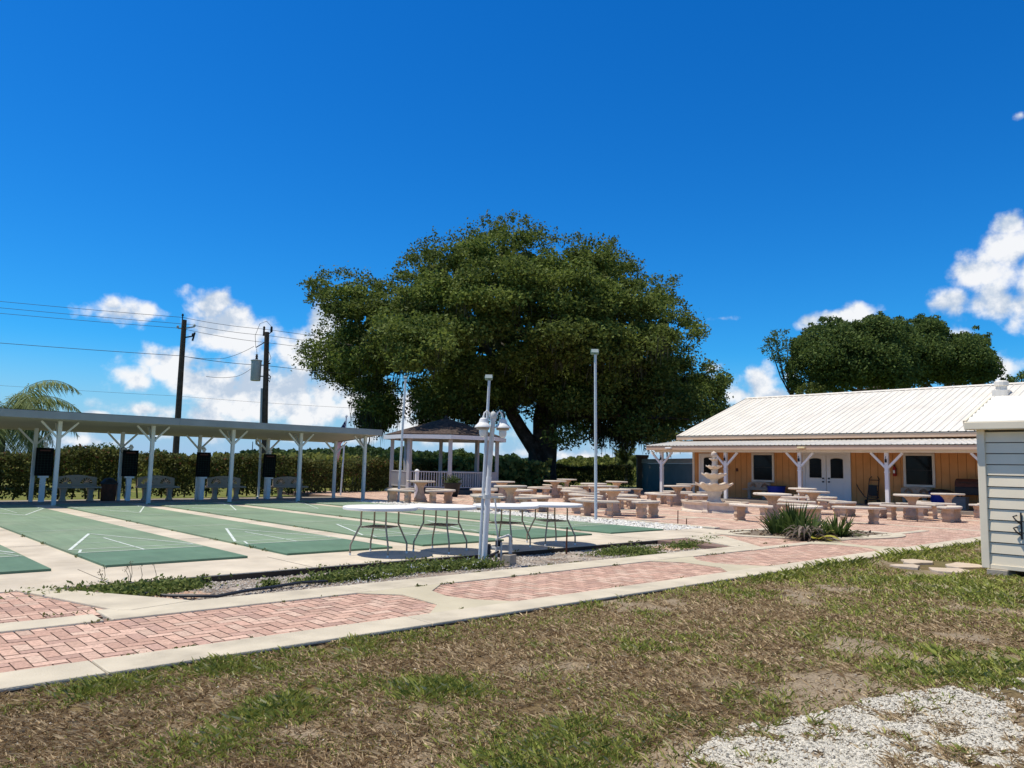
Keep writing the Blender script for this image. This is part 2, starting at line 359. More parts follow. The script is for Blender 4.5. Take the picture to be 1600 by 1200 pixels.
# billow noise: small round puffs along the cloud edges
vo = nd(wt, 'ShaderNodeTexVoronoi'); vo.feature = 'SMOOTH_F1'; vo.inputs['Scale'].default_value = 48; vo.inputs['Smoothness'].default_value = .5
wt.links.new(cmb.outputs[0], vo.inputs['Vector'])
n1 = fb(cmb.outputs[0], 22, 9, .58); n2 = fb(cmb.outputs[0], 22, 9, .58, (.008, -.016, 0)); n0 = fb(cmb.outputs[0], 9, 6, .55, (3, 1, 0))
nsum = mth('ADD', mth('MULTIPLY', mth('SUBTRACT', n1, .5), 2.3), mth('MULTIPLY', mth('SUBTRACT', .35, vo.outputs['Distance']), .55))
CLOUDS = [  # px, py, rx, ry, opacity of the cloud heaps seen low over the horizon
 (192,488,66,24,1),(178,478,30,16,1),(230,486,26,20,1),(325,480,44,30,1),(340,470,30,18,1),(360,505,46,36,1),(335,520,60,40,1),(385,535,42,40,1),
 (215,592,34,22,1),(255,585,26,20,1),(290,600,62,34,1),(345,600,60,40,1),(400,580,60,50,.95),(455,560,50,40,.95),(505,500,30,34,1),(490,540,44,36,1),(520,590,60,50,1),
 (380,640,150,30,.85),(500,640,120,36,.85),(580,650,90,36,.85),(640,630,40,26,.9),(150,645,26,6,.8),(250,650,30,10,.6),(330,655,60,22,.9),(640,665,90,26,.8),(700,690,110,20,.6),
 (430,680,230,16,.55),(120,690,120,10,.45),(60,698,120,10,.35),
 (400,612,170,52,.86),(300,562,100,24,.75),(570,640,120,46,.88),(470,590,90,56,.9),(90,662,190,12,.6),(240,640,110,16,.6),
 (575,426,13,8,.55),(1128,497,26,5,.45),(1185,600,36,28,1),(1150,618,44,18,.9),(1210,620,44,20,.9),(1110,575,16,8,.6),(1105,600,30,20,.5),
 (1266,500,26,16,1),(1338,490,44,15,1),(1300,498,30,14,.9),(1575,350,26,20,1),(1572,390,40,34,1),(1535,425,50,36,1),(1555,460,60,44,.95),(1490,470,44,22,.9),(1600,470,40,50,.9),(1640,420,60,70,.9),
 (1570,570,40,24,.7),(1490,522,26,12,.5),(1595,180,16,9,.6),(1240,590,20,12,.6),(1500,428,18,10,.5),(900,712,200,10,.5),(1040,705,120,14,.5)]
acc = None; accv = None
for (px, py, rx, ry, op) in CLOUDS:
    d = view_ray(px, py); d = d/np.linalg.norm(d)
    a0 = math.atan2(d[0], d[1]); e0 = math.asin(d[2]); k = math.cos(math.atan((px-800)/FPX))
    wx = rx/FPX*k*k*1.05; wy = ry/FPX*k*1.05
    s1 = nd(wt, 'ShaderNodeVectorMath', operation='SUBTRACT'); wt.links.new(cmb.outputs[0], s1.inputs[0]); s1.inputs[1].default_value = (a0, e0, 0)
    s2 = nd(wt, 'ShaderNodeVectorMath', operation='MULTIPLY'); wt.links.new(s1.outputs[0], s2.inputs[0]); s2.inputs[1].default_value = (1/wx, 1/wy, 0)
    s3 = nd(wt, 'ShaderNodeVectorMath', operation='LENGTH'); wt.links.new(s2.outputs[0], s3.inputs[0])
    v = mth('MULTIPLY', mth('SUBTRACT', 1.25, s3.outputs['Value']), op)
    if acc is None: acc = v
    else: acc = mth('MAXIMUM', acc, v)
dens = mth('ADD', acc, nsum)
sm = nd(wt, 'ShaderNodeMapRange'); sm.interpolation_type = 'SMOOTHSTEP'; sm.inputs[1].default_value = .05; sm.inputs[2].default_value = .80
wt.links.new(dens, sm.inputs[0]); alpha = mth('MULTIPLY', sm.outputs[0], .97)
lit = mth('ADD', mth('MULTIPLY', mth('SUBTRACT', n1, n2), 3.6), mth('MULTIPLY', mth('SUBTRACT', n0, .5), -1.5))
lit = mth('ADD', lit, .70, True)
ccol = nd(wt, 'ShaderNodeValToRGB'); ccol.color_ramp.elements[0].position = .25; ccol.color_ramp.elements[1].position = .9
ccol.color_ramp.elements[0].color = (.55, .65, .79, 1); ccol.color_ramp.elements[1].color = (.97, .98, 1.0, 1)
wt.links.new(lit, ccol.inputs[0])
csc = nd(wt, 'ShaderNodeVectorMath', operation='SCALE'); csc.inputs['Scale'].default_value = .97/SKY_STR; wt.links.new(ccol.outputs[0], csc.inputs[0])
mix = nd(wt, 'ShaderNodeMix', data_type='RGBA'); wt.links.new(alpha, mix.inputs[0])
def skymix(base, col, e0, e1, top):
    f = nd(wt, 'ShaderNodeMapRange'); f.interpolation_type = 'SMOOTHSTEP'; f.inputs[1].default_value = e0; f.inputs[2].default_value = e1; f.inputs[3].default_value = 0; f.inputs[4].default_value = top
    wt.links.new(el, f.inputs[0]); m_ = nd(wt, 'ShaderNodeMix', data_type='RGBA'); wt.links.new(f.outputs[0], m_.inputs[0]); wt.links.new(base, m_.inputs[6]); m_.inputs[7].default_value = tuple(c/SKY_STR for c in col)+(1,); return m_.outputs[2]
skyc = skymix(tn_.outputs[2], (.38, .56, .81), .15, -.01, .95)      # humid pale air low over the horizon
skyc = skymix(skyc, (.15, .145, .135), .66, .95, .85)               # dim neutral zenith above the view, added to darken and neutralise shade
wt.links.new(skyc, mix.inputs[6]); wt.links.new(csc.outputs[0], mix.inputs[7])
wt.links.new(mix.outputs[2], bg.inputs['Color'])
W.cycles.sampling_method = 'MANUAL'; W.cycles.sample_map_resolution = 512
scene.cycles.max_bounces = 6; scene.cycles.diffuse_bounces = 3; scene.cycles.glossy_bounces = 2; scene.cycles.transmission_bounces = 2; scene.cycles.transparent_max_bounces = 4
scene.cycles.use_denoising = True; scene.cycles.denoiser = 'OPENIMAGEDENOISE'; scene.cycles.denoising_input_passes = 'RGB_ALBEDO_NORMAL'; scene.cycles.denoising_prefilter = 'ACCURATE'

# ------------------------------------------------------------------ ground, lawn
def ground_mat():
    m, nt, b = new_mat('field_ground')
    tc = nd(nt, 'ShaderNodeTexCoord'); n = nd(nt, 'ShaderNodeTexNoise'); n.inputs['Scale'].default_value = .5; n.inputs['Detail'].default_value = 10
    nt.links.new(tc.outputs['Object'], n.inputs['Vector'])
    r = nd(nt, 'ShaderNodeValToRGB'); r.color_ramp.elements[0].color = (.10, .13, .025, 1); r.color_ramp.elements[1].color = (.20, .19, .06, 1)
    r.color_ramp.elements[0].position = .35; r.color_ramp.elements[1].position = .65
    nt.links.new(n.outputs['Fac'], r.inputs[0]); nt.links.new(r.outputs[0], b.inputs['Base Color']); b.inputs['Roughness'].default_value = .95; b.inputs['Specular IOR Level'].default_value = .1
    return m
gm = ground_mat()
mb = MB(); mb.add([(-900,-300,-.14),(1100,-300,-.14),(1100,1300,-.14),(-900,1300,-.14)], [(0,1,2,3)])
structure(mb.build('ground', gm))
GRAVEL = [tuple(G(*p)[:2]) for p in ((1030,1215),(1085,1165),(1130,1130),(1200,1118),(1275,1108),(1370,1082),(1480,1064),(1620,1048),(1800,1040),(1800,1300),(1100,1300))]
def lush(x, y):
    """share of living grass"""
    g = fbm(x, y, .9, 3)*.95+fbm(x, y, 3.2, 9)*.75-.77
    dep = x*sa+y*ca; lat = x*ca-y*sa
    g = g+.04+np.clip((x-7.5)/3.0, 0, 1)*.20+np.clip(1-np.abs(y-5.25)/.35, 0, 1)*(.16+.3*np.clip((x-5.5)/2, 0, 1))
    for px, py, r, a in ((690,1068,.28,.7),(440,1105,.26,.5),(640,1072,.2,.3),(340,1150,.3,.35),(880,1170,.35,.35),(1480,1040,.5,.55),(1560,1035,.5,.5),(1030,1000,.3,.2),(1330,950,.4,.25),(1450,910,.5,.5),(1550,930,.5,.45),(1170,925,.35,.4),(1010,955,.3,.3),(780,1195,.2,.4),(130,1075,.3,.35),(300,1035,.25,.3),(760,960,.25,.3),(1480,875,.9,.45),(560,1010,.3,.2)):
        p = G(px, py); q = ((x-p[0])**2+(y-p[1])**2)/(r*r); g = g+1.5*a*np.exp(-q)
    return np.clip(g, 0, 1)
def bare(x, y):
    b = np.clip((fbm(x+40, y, 1.7, 21)-.57)*7, 0, 1)
    for px, py, r in ((830,1040,.25),(880,1035,.25),(960,1110,.22),(270,1140,.22),(660,1180,.3),(1250,1065,.22),(1130,1060,.2),(1540,1020,.3),(560,1105,.16),(1580,1045,.2),(680,1105,.2)):
        p = G(px, py); q = ((x-p[0])**2+(y-p[1])**2)/(r*r); b = np.maximum(b, .95*np.exp(-q))
    return b
X0, X1, Y0, Y1, DR = -1.5, 19.5, -7., 5.38, .07
nx = int((X1-X0)/DR); ny = int((Y1-Y0)/DR)
gx, gy = np.meshgrid(np.linspace(X0, X1, nx+1), np.linspace(Y0, Y1, ny+1), indexing='xy')
hgt = .018*np.clip((gy-4.95)/.42, 0, 1)-.036+.018*(fbm(gx, gy, 2.4, 5)-.5)*2+.03*(fbm(gx, gy, .5, 8)-.5); hgt[-1, :] = -.022
def lawn_h(x, y): return .018*np.clip((y-4.95)/.42, 0, 1)-.036+.018*(fbm(x, y, 2.4, 5)-.5)*2+.03*(fbm(x, y, .5, 8)-.5)
vv = np.stack([gx, gy, hgt], -1).reshape(-1, 3)
ii = (np.arange(ny)[:, None]*(nx+1)+np.arange(nx)[None, :]).ravel()
me = bpy.data.meshes.new('lawn')
me.from_pydata(vv.tolist(), [], np.stack([ii, ii+1, ii+nx+2, ii+nx+1], -1).tolist()); me.update()
L = lush(vv[:, 0], vv[:, 1])[:, None]; Bq = bare(vv[:, 0], vv[:, 1])[:, None]; fn = fbm(vv[:, 0], vv[:, 1], 9, 31)[:, None]
tn = np.array([.175, .122, .066])*(.5+1.0*fn)*(1-L*.5)+np.array([.075, .105, .03])*L*.6
tn = tn*(1-Bq)+np.array([.27, .215, .15])*(.8+.4*fn)*Bq
at = me.attributes.new('tint', 'FLOAT_COLOR', 'POINT'); at.data.foreach_set('color', np.concatenate([tn, np.ones((len(tn), 1))], 1).astype(np.float32).ravel())
m_lawn = attr_mat('lawn_soil', .95, 0, .05, .35, 70.); me.materials.append(m_lawn)
me.polygons.foreach_set('use_smooth', [True]*len(me.polygons))
o = bpy.data.objects.new('lawn', me); COL.objects.link(o); structure(o)

def sample_view(n, dmin, dmax, power, lo=-.80, hi=.80):
    """points over the ground in front of the lawn edge, denser near the place where one stands"""
    u = rng.random(n); a = 1-power
    d = (dmin**a+u*(dmax**a-dmin**a))**(1/a)
    l = (lo+(hi-lo)*rng.random(n))*d
    x = d*sa+l*ca; y = d*ca-l*sa
    return x, y, d
SHED = (12.55, 15.2, -1.0, 3.72)
def blades(n, dmin, dmax, power, kind):
    x, y, d = sample_view(n, dmin, dmax, power)
    L = lush(x, y); B = bare(x, y); gv = in_poly(x, y, GRAVEL)
    r = rng.random(n)
    ok = (y < 5.36) & (x < 19.3) & (y > -6.9) & (x > -1.4) & ~((x > SHED[0]+.1) & (y < SHED[3]-.1))
    clump = fbm(x, y, 7., 51, 3)
    if kind == 'green': ok &= (r < np.clip(L*1.5, .06, 1)) & (rng.random(n) > B*.85) & (~gv | (clump > .55)) & (clump > .36)
    else: ok &= (rng.random(n) > B*.9) & (~gv | (clump > .53)) & (clump > .30)
    ok &= ((x-12.95)/1.0)**2+((y-4.45)/.62)**2 > 1
    x, y, d, L, r = x[ok], y[ok], d[ok], L[ok], r[ok]; n = len(x); clump = clump[ok]
    th = rng.random(n)*2*math.pi; z = lawn_h(x, y)-.006
    sc = np.clip(d/5, .9, 2.2)
    if kind == 'green':
        h = (.012+.036*rng.random(n)**1.6)*(.6+.8*L)*(.7+.8*clump)*(.8+.2*sc)*(1+.6*np.clip((x-8)/3, 0, 1)*np.clip(1-np.abs(y-5.25)/.5, 0, 1)); lean = (.4+1.2*rng.random(n))*h; w = (.0024+.003*rng.random(n))*sc
        t = rng.random((n, 1)); base = np.array([.13, .175, .030])*(1-t)+np.array([.38, .39, .095])*t
        pale = (rng.random((n, 1)) < .12); base = np.where(pale, np.array([.46, .43, .22]), base)
        base = base*(.75+.5*rng.random((n, 1)))
    else:
        h = .008+.028*rng.random(n)**1.5; lean = h*(.6+2.6*rng.random(n)); w = (.0022+.003*rng.random(n))*sc
        t = rng.random((n, 1))**1.5; base = np.array([.165, .105, .055])*(1-t)+np.array([.60, .465, .28])*t
        base = base*(.75+.5*rng.random((n, 1)))
    dx, dy = np.cos(th), np.sin(th)
    p0 = np.stack([x-dy*w, y+dx*w, z], -1); p1 = np.stack([x+dy*w, y-dx*w, z], -1)
    p2 = np.stack([x+dx*lean*.45+dy*w*.7, y+dy*lean*.45-dx*w*.7, z+h*.72], -1); p3 = np.stack([x+dx*lean, y+dy*lean, z+h], -1)
    V = np.stack([p0, p1, p2, p3], 1).reshape(-1, 3)
    return V, base
Vg, Tg = blades(620000, 3.1, 17., 1.35, 'green'); Vd, Td = blades(620000, 3.1, 17, 1.5, 'dry')
o = np_mesh('grass', np.concatenate([Vg, Vd]), 4, M['blade'], np.concatenate([Tg, Td])); tag(o, 'patchy half dried grass of the front lawn', 'grass', kind='stuff')

def stones(name, x, y, z, size, tint, m, flat=.65):
    """small eight-sided chips"""
    n = len(x)
    octa = np.array([[1,0,0],[0,1,0],[-1,0,0],[0,-1,0],[0,0,1],[0,0,-1]], float)
    tri = np.array([[0,1,4],[1,2,4],[2,3,4],[3,0,4],[1,0,5],[2,1,5],[3,2,5],[0,3,5]])
    P = octa[None]*(size[:, None, None]*(.55+.8*rng.random((n, 6, 1)))); P[:, :, 2] *= flat
    a = rng.random(n)*6.28; c, s = np.cos(a)[:, None], np.sin(a)[:, None]
    px_ = P[:, :, 0]*c-P[:, :, 1]*s; py_ = P[:, :, 0]*s+P[:, :, 1]*c
    tx = (rng.random((n, 1))-.5)*1.2
    Q = np.stack([px_+x[:, None], py_+y[:, None], P[:, :, 2]+px_*tx+z[:, None]], -1)
    V = Q[:, tri].reshape(-1, 3); T = np.repeat(tint, 8, 0)
    return np_mesh(name, V, 3, m, T)
# white shell gravel at the edge of the lawn
n = 170000; x, y, d = sample_view(n, 2.9, 7.5, 1.6, .12, .95)
ok = in_poly(x, y, GRAVEL); cl = fbm(x, y, 2.6, 77, 4); e = fbm(x, y, 1.1, 71, 3)
ok &= (cl*.6+e*.5 > .435+.11*rng.random(n)); x, y = x[ok], y[ok]; n = len(x)
t = rng.random((n, 1)); tint = (np.array([.50, .465, .385])+np.array([.20, .19, .17])*t)*np.where(rng.random((n, 1)) < .2, .5, 1.)
o = stones('shell_gravel', x, y, lawn_h(x, y)+.004, .005+.009*rng.random(n)**1.6, tint, M['pebble']); tag(o, 'white crushed shell gravel thinning into the lawn corner', 'gravel', kind='stuff')
# loose pale chips all over the lawn
x, y, d = sample_view(1500, 3.2, 12, 1.5); ok = y < 5.3; x, y = x[ok], y[ok]; n = len(x)
o = stones('pale_chips', x, y, lawn_h(x, y)+.008, .005+.008*rng.random(n), np.array([.55, .5, .42])*(.5+.6*rng.random((n, 1))), M['pebble']); tag(o, 'pale stone chips and dry leaves scattered on the lawn', 'gravel', kind='stuff')

# ------------------------------------------------------------------ slab, path, plaza
def herring(mb, x0, x1, y0, y1, z, w=.105, cols=((.47,.305,.255),(.43,.28,.235),(.52,.36,.305),(.40,.265,.23),(.49,.33,.275),(.50,.365,.31)), skip=None, gap=.005, pale=0):
    ni = int((x1-x0)/w)+3; nj = int((y1-y0)/w)+3
    for i in range(-1, ni):
        for j in range(-1, nj):
            m = (i-j) % 4
            if m == 0: a = (i, j, i+2, j+1)
            elif m == 3: a = (i, j, i+1, j+2)
            else: continue
            ax, ay, bx, by = x0+a[0]*w+gap, y0+a[1]*w+gap, x0+a[2]*w-gap, y0+a[3]*w-gap
            ax, bx = max(ax, x0), min(bx, x1); ay, by = max(ay, y0), min(by, y1)
            if bx-ax < .012 or by-ay < .012: continue
            if skip and skip((ax+bx)/2, (ay+by)/2): continue
            c = np.array(random.choice(cols))*(.88+.24*random.random())*np.array([1.13, 1.11, 1.02]); c = c*(1-pale)+np.array([.56, .44, .38])*pale
            dz = [z+random.uniform(-.0012, .0012) for _ in range(4)]
            mb.add([(ax, ay, dz[0]), (bx, ay, dz[1]), (bx, by, dz[2]), (ax, by, dz[3])], [(0,1,2,3)], tuple(c))
# court slab
mb = MB(); mb.box((-9, 9.22, -.2), (14.55, 27.35, 0)); mb.box((14.55, 9.22, -.2), (15.9, 10.55, -.0015))
mb.add([(14.4,9.2,.0),(15.9,9.2,.0),(15.9,10.3,.0)], [])
structure(mb.build('court_slab', M['concrete'], bevel=.012))
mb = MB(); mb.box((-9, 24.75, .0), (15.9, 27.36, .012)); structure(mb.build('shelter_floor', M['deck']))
mb = MB(); mb.box((1.7, 9.212, -.2), (13.6, 9.2195, -.014)); structure(mb.build('slab_edge_shade', mat('shaded_slab_edge', (.055, .042, .03), .95, .4, 3)))  # near-black strip paints the shade on the slab's front side
mb = MB(); mb.box((-6, 5.381, -.2), (20, 5.3885, -.006)); structure(mb.build('kerb_edge', mat('dark_kerb_edge', (.085, .068, .045), .95, .4, 3)))  # darker strip along the kerb's front face
# expansion cuts in the slab
mb = MB()
for k in range(-1, 6): mb.box((5.03+2.42*(k-1)-.006, 9.23, .0), (5.03+2.42*(k-1)+.006, 10.54, .0025))
for k in range(-1, 5):
    xx = 2.92+2.42*k+1.83
    for yy in (13.6, 16.7, 19.8, 22.9): mb.box((xx+.01, yy-.005, 0), (xx+.58, yy+.005, .0025))
structure(mb.build('slab_joints', mat('joint_dirt', (.22, .19, .15), .95)))
# path: sand bed, bricks, kerbs
mb = MB(); mb.box((-6, 5.6, -.2), (21., 7.3, -.012)); structure(mb.build('path_bed', M['joint']))
mb = MB(); herring(mb, -6, 20.9, 5.78, 7.12, -.004); structure(mb.build('brick_path', M['brick']))
def kerb_rows():
    mb = MB()
    for x in np.arange(-6.1, 20.5, 2.55):
        g = .006; z = .014+random.uniform(-.002, .002)
        mb.box((x+g, 5.39+random.uniform(-.008, .008), -.16), (x+2.55-g, 5.78, z))
    for x in np.arange(2.05, 12.4, 2.55): mb.box((x+.006, 7.12, -.16), (min(x+2.55, 12.45)-.006, 7.62, .013+random.uniform(-.002, .002)))
    for x in np.arange(-6.0, 2.0, 2.0): mb.box((x+.006, 7.12, -.16), (x+2-.006, 7.46, .012))
    return mb
structure(kerb_rows().build('path_kerb', M['kerb'], bevel=.012))
mb = MB()
for xc in (-.1, 4.9, 9.9, 14.9):
    for s in (-1, 1):   # the two spreading ends that frame the pointed brick panels
        pass
    a = .17
    poly = [(xc-.55, 5.775), (xc+.55, 5.775), (xc+a+.08, 6.15), (xc+a, 6.45), (xc+a+.08, 6.8), (xc+.62, 7.125), (xc-.48, 7.125), (xc-a+.02, 6.76), (xc-a, 6.45), (xc-a-.03, 6.12)]
    n = len(poly); mb.prism(poly, -.1, .0085)
structure(mb.build('path_joint_slab', mat('joint_concrete', (.52, .465, .335), .85, .08, 2, .25, 80, stain=.3, stain_col=(.36, .31, .22)), bevel=.006))
# branch path at left
mb = MB(); mb.box((-6, 7.4, -.2), (2.4, 9.2, -.012)); structure(mb.build('branch_bed', M['joint']))
mb = MB(); herring(mb, -6, 2.35, 7.46, 9.18, -.004, skip=lambda x, y: x > 1.80+(9.0-y)*.30); structure(mb.build('branch_bricks', M['brick']))
mb = MB(); mb.prism([(1.72, 9.2), (1.95, 9.2), (2.9, 7.6), (2.3, 7.44), (2.2, 7.5)], -.16, .018); structure(mb.build('branch_kerb', M['kerb'], bevel=.01))
# weed bed between slab and path
def bedmat():
    m, nt, b = new_mat('bed_dirt'); tc = nd(nt, 'ShaderNodeTexCoord')
    n = nd(nt, 'ShaderNodeTexNoise'); n.inputs['Scale'].default_value = 2.2; n.inputs['Detail'].default_value = 10; n.inputs['Roughness'].default_value = .65; nt.links.new(tc.outputs['Object'], n.inputs[0])
    r = nd(nt, 'ShaderNodeValToRGB'); r.color_ramp.elements[0].color = (.17, .12, .085, 1); r.color_ramp.elements[1].color = (.40, .34, .28, 1); r.color_ramp.elements[0].position = .38; r.color_ramp.elements[1].position = .58
    nt.links.new(n.outputs[0], r.inputs[0]); nt.links.new(r.outputs[0], b.inputs['Base Color']); b.inputs['Roughness'].default_value = .95
    return m
mb = MB(); mb.box((1.8, 7.5, -.2), (13.4, 9.3, -.085)); structure(mb.build('bed_soil', bedmat()))
def bed_pts(n): return 2.2+rng.random(n)*10.9, 7.63+rng.random(n)*1.58
n = 26000; x, y = bed_pts(n); q = fbm(x, y, 2.0, 91, 4); ok = (q+.25*rng.random(n) > .55) & (x > 2.0+(9.2-y)*.6) & (x < 12.3+(y-7.6)*.75); x, y = x[ok], y[ok]; n = len(x)
t = rng.random((n, 1)); tint = np.array([.26, .22, .18])*(1-t)+np.array([.60, .55, .48])*t
o = stones('bed_gravel', x, y, np.full(n, -.08), .008+.016*rng.random(n)**2, tint, M['pebble']); tag(o, 'grey crushed gravel in the bed beside the court slab', 'gravel', kind='stuff')
n = 420; p = G(250, 925); x = p[0]+(rng.random(n)-.5)*1.0; y = p[1]+.03+(rng.random(n)-.5)*.34
x2 = 12.15+(rng.random(350)-.5)*1.1; y2 = 8.55+(rng.random(350)-.5)*.6; x = np.concatenate([x, x2]); y = np.concatenate([y, y2]); n = len(x)
t = rng.random((n, 1)); o = stones('river_pebbles', x, y, np.full(n, -.07), .015+.025*rng.random(n), np.array([.60, .48, .36])*(1-t)+np.array([.55, .34, .22])*t, M['pebble']); tag(o, 'tan river pebbles heaped at the bed ends', 'pebbles', kind='stuff')

def leaves(name, C, size, tint, m, parent=None, up=0.0, aspect=.55, droop=0.0):
    """one small folded leaf-cluster face per point"""
    n = len(C); nrm = rng.normal(size=(n, 3)); nrm[:, 2] += up; nrm /= np.linalg.norm(nrm, axis=1)[:, None]
    a = rng.normal(size=(n, 3)); a[:, 2] -= droop; a -= nrm*(a*nrm).sum(1)[:, None]; a /= np.linalg.norm(a, axis=1)[:, None]; b = np.cross(nrm, a)
    s = np.asarray(size).reshape(-1, 1)
    P0 = C-a*s*.5; P1 = C+b*s*aspect*.5; P2 = C+a*s*.5; P3 = C-b*s*aspect*.5
    P0 = P0+nrm*s*.08; P2 = P2+nrm*s*.08
    V = np.stack([P0, P1, P2, P3], 1).reshape(-1, 3)
    return np_mesh(name, V, 4, m, tint, parent)
def greens(n, a, b, var=.3):
    t = rng.random((n, 1)); return (np.array(a)*(1-t)+np.array(b)*t)*(1-var/2+var*rng.random((n, 1)))
# weeds in the bed
C = []
for px, py, rx, ry, k in ((110,932,.35,.2,900),(170,925,.5,.22,1800),(240,922,.5,.2,1400),(280,915,.3,.12,600),(560,900,.75,.2,3200),(640,888,.45,.18,1400),(700,886,.6,.18,2600),(750,884,.35,.14,1000),(975,862,.7,.2,2200),(1075,853,.6,.22,1600),(1110,846,.3,.15,500),(1010,868,.4,.12,600),(420,914,.12,.08,160),(200,934,.4,.1,500)):
    p = G(px, py, -.05); r = rng.normal(size=(k, 2))*.5
    C.append(np.stack([p[0]+r[:, 0]*rx, p[1]+r[:, 1]*ry, -.08+.01+np.abs(rng.normal(size=k))*.045], -1))
C = np.concatenate(C); ok = (C[:, 1] < 9.2) & (C[:, 1] > 7.5); C = C[ok]
o = leaves('bed_weeds', C, .03+.035*rng.random(len(C)), greens(len(C), (.09, .14, .03), (.24, .27, .08)), M['leaf'], up=.6); tag(o, 'low green weeds creeping over the gravel bed', 'weeds', kind='stuff')
C = []
for px, py in ((680,872),(700,874),(725,872),(735,880),(660,880),(640,884),(745,876),(690,884),(600,893),(575,897),(560,905),(760,872),(720,886),(155,905),(190,902),(650,893),(545,905)):
    p = G(px, py, .04); k = 9; C.append(np.array([p[0], p[1]-.08, .03])+rng.normal(size=(k, 3))*np.array([.05, .03, .012]))
C = np.concatenate(C)
o = leaves('weed_flowers', C, .012+.014*rng.random(len(C)), np.full((len(C), 3), .62), M['leaf'], up=1., aspect=.9); tag(o, 'small white weed flowers along the slab edge', 'flowers', kind='stuff')
stalk_m = mat('weed_stalk', (.09, .09, .04), .9)
for l_, pts in (('tall thin seeding weed at the left end of the gravel bed', ((155,893),(163,887),(158,898))), ('cluster of tall seeding weed stalks left of the pebbles', ((200,885),(205,880),(196,890),(220,885),(240,882)))):
    mb = MB(); C = []; t = thing('tall_weed', l_, 'weed', group='tall weeds in the bed')
    for px, py in pts:
        b = G(px+random.uniform(-4, 4), 918, -.06); t_ = D(px, py, b@FV); mid = (b+t_)/2+np.array([.02, 0, .02])
        st_ = MB().tube([b, mid, t_], [.0035, .003, .002], 4).build('stalk', stalk_m, t); C = t_+rng.normal(size=(10, 3))*.012; leaves('seed_head', C, .02, greens(10, (.12, .10, .05), (.3, .27, .2)), M['leaf'], st_)
C = []
for i in range(70):
    k_ = i % 5; x_ = random.uniform(.5, 15)
    y_ = (5.785, 7.115, 7.63, 9.205, 9.20)[k_]
    C.append(np.array([x_, y_, .006])+rng.normal(size=(random.randint(4, 16), 3))*np.array([.05, .012, .008]))
for i in range(40):
    k_ = random.randint(0, 4); y_ = random.uniform(10.8, 24); C.append(np.array([2.92+2.42*k_-.02, y_, .012])+rng.normal(size=(random.randint(4, 14), 3))*np.array([.012, .07, .012]))
C = np.concatenate(C); C[:, 2] = np.abs(C[:, 2]-.004)+.004
o = leaves('joint_weeds', C, .02+.03*rng.random(len(C)), greens(len(C), (.08, .11, .03), (.25, .24, .09)), M['leaf'], up=.4); tag(o, 'tiny weeds and crumbs of dirt in the paving joints', 'weeds', kind='stuff')
# irrigation hose
mb = MB(); pts = [G(*p, -.045) for p in ((206,934),(230,929),(262,931),(300,933),(340,932),(385,925),(430,917),(470,912),(512,908))]
for dy in (0, .035): mb.tube([p+np.array([0, dy, .012*(i % 2)]) for i, p in enumerate(pts)], .014, 6)
tag(mb.build('garden_hose', M['hose'], smooth=True), 'dark doubled irrigation hose lying along the gravel bed', 'hose')

# courts
def court(k):
    x0 = 2.92+2.42*k; x1 = x0+1.83; y0, y1 = 10.55, 24.6; z = .032
    names = ('leftmost, half cut by the frame edge', 'second, with clear white triangle in front', 'third, ending left of the first patio table', 'fourth, passing under the round patio tables', 'fifth, behind the white lamp post', 'last, along the white rock bed')
    t = thing('shuffleboard_court', 'green shuffleboard court, '+names[k+1], 'court', (0, 0, 0), 0, 'shuffleboard courts')
    mb = MB(); mb.box((x0, 12.03, -.01), (x1, y1, z)); mb.build('playing_surface', M['court'], t, bevel=.006)
    mb = MB(); mb.box((x0+.001, y0, -.01), (x1-.001, 12.03, z-.001)); mb.build('end_surface', M['court_dark'], t, bevel=.006)
    zz = z+.004; xm = (x0+x1)/2; e = .04
    def ln(p, q, w, m):
        p = np.array(p); q = np.array(q); d = (q-p)/np.linalg.norm(q-p); nn = np.array([-d[1], d[0]])*w/2
        m.add([(*(p-nn), zz), (*(q-nn), zz), (*(q+nn), zz), (*(p+nn), zz)], [(0,1,2,3)])
    for yb, s in ((12.03, 1), (23.07, -1)):
        bright = MB(); faint = MB(); ya = yb+.43*s; yt = yb+2.92*s
        ln((x0+e, ya), (xm, yt), .045, bright); ln((x1-e, ya), (xm, yt), .034, bright)
        for yy, m_ in ((yb, bright), (ya, bright)): ln((x0+e, yy), (x1-e, yy), .03, m_)
        ln((x0+e+.02, yb), (x0+e+.13, ya-.05*s), .035, bright); ln((x1-e-.02, yb), (x1-e-.13, ya-.05*s), .025, faint)
        for q in (.34, .66):
            yy = ya+(yt-ya)*q; hw = (x1-x0-2*e)/2*(1-q); ln((xm-hw, yy), (xm+hw, yy), .025, faint)
        ln((xm, yb+.02*s), (xm, ya+(yt-ya)*.66), .03, bright if s > 0 else faint)
        nb = len(bright.f); bright.add(faint.v, faint.f); o_ = bright.build('scoring_lines', M['line_paint'], t); o_.data.materials.append(M['line_faint'])
        o_.data.polygons.foreach_set('material_index', [0]*nb+[1]*(len(bright.f)-nb))
    for yy in (15.82, 19.28):
        m_ = MB(); ln((x0+.02, yy), (x1-.02, yy), .03, m_); m_.build('dead_line', M['line_faint'], t)
for k in range(-1, 5): court(k)

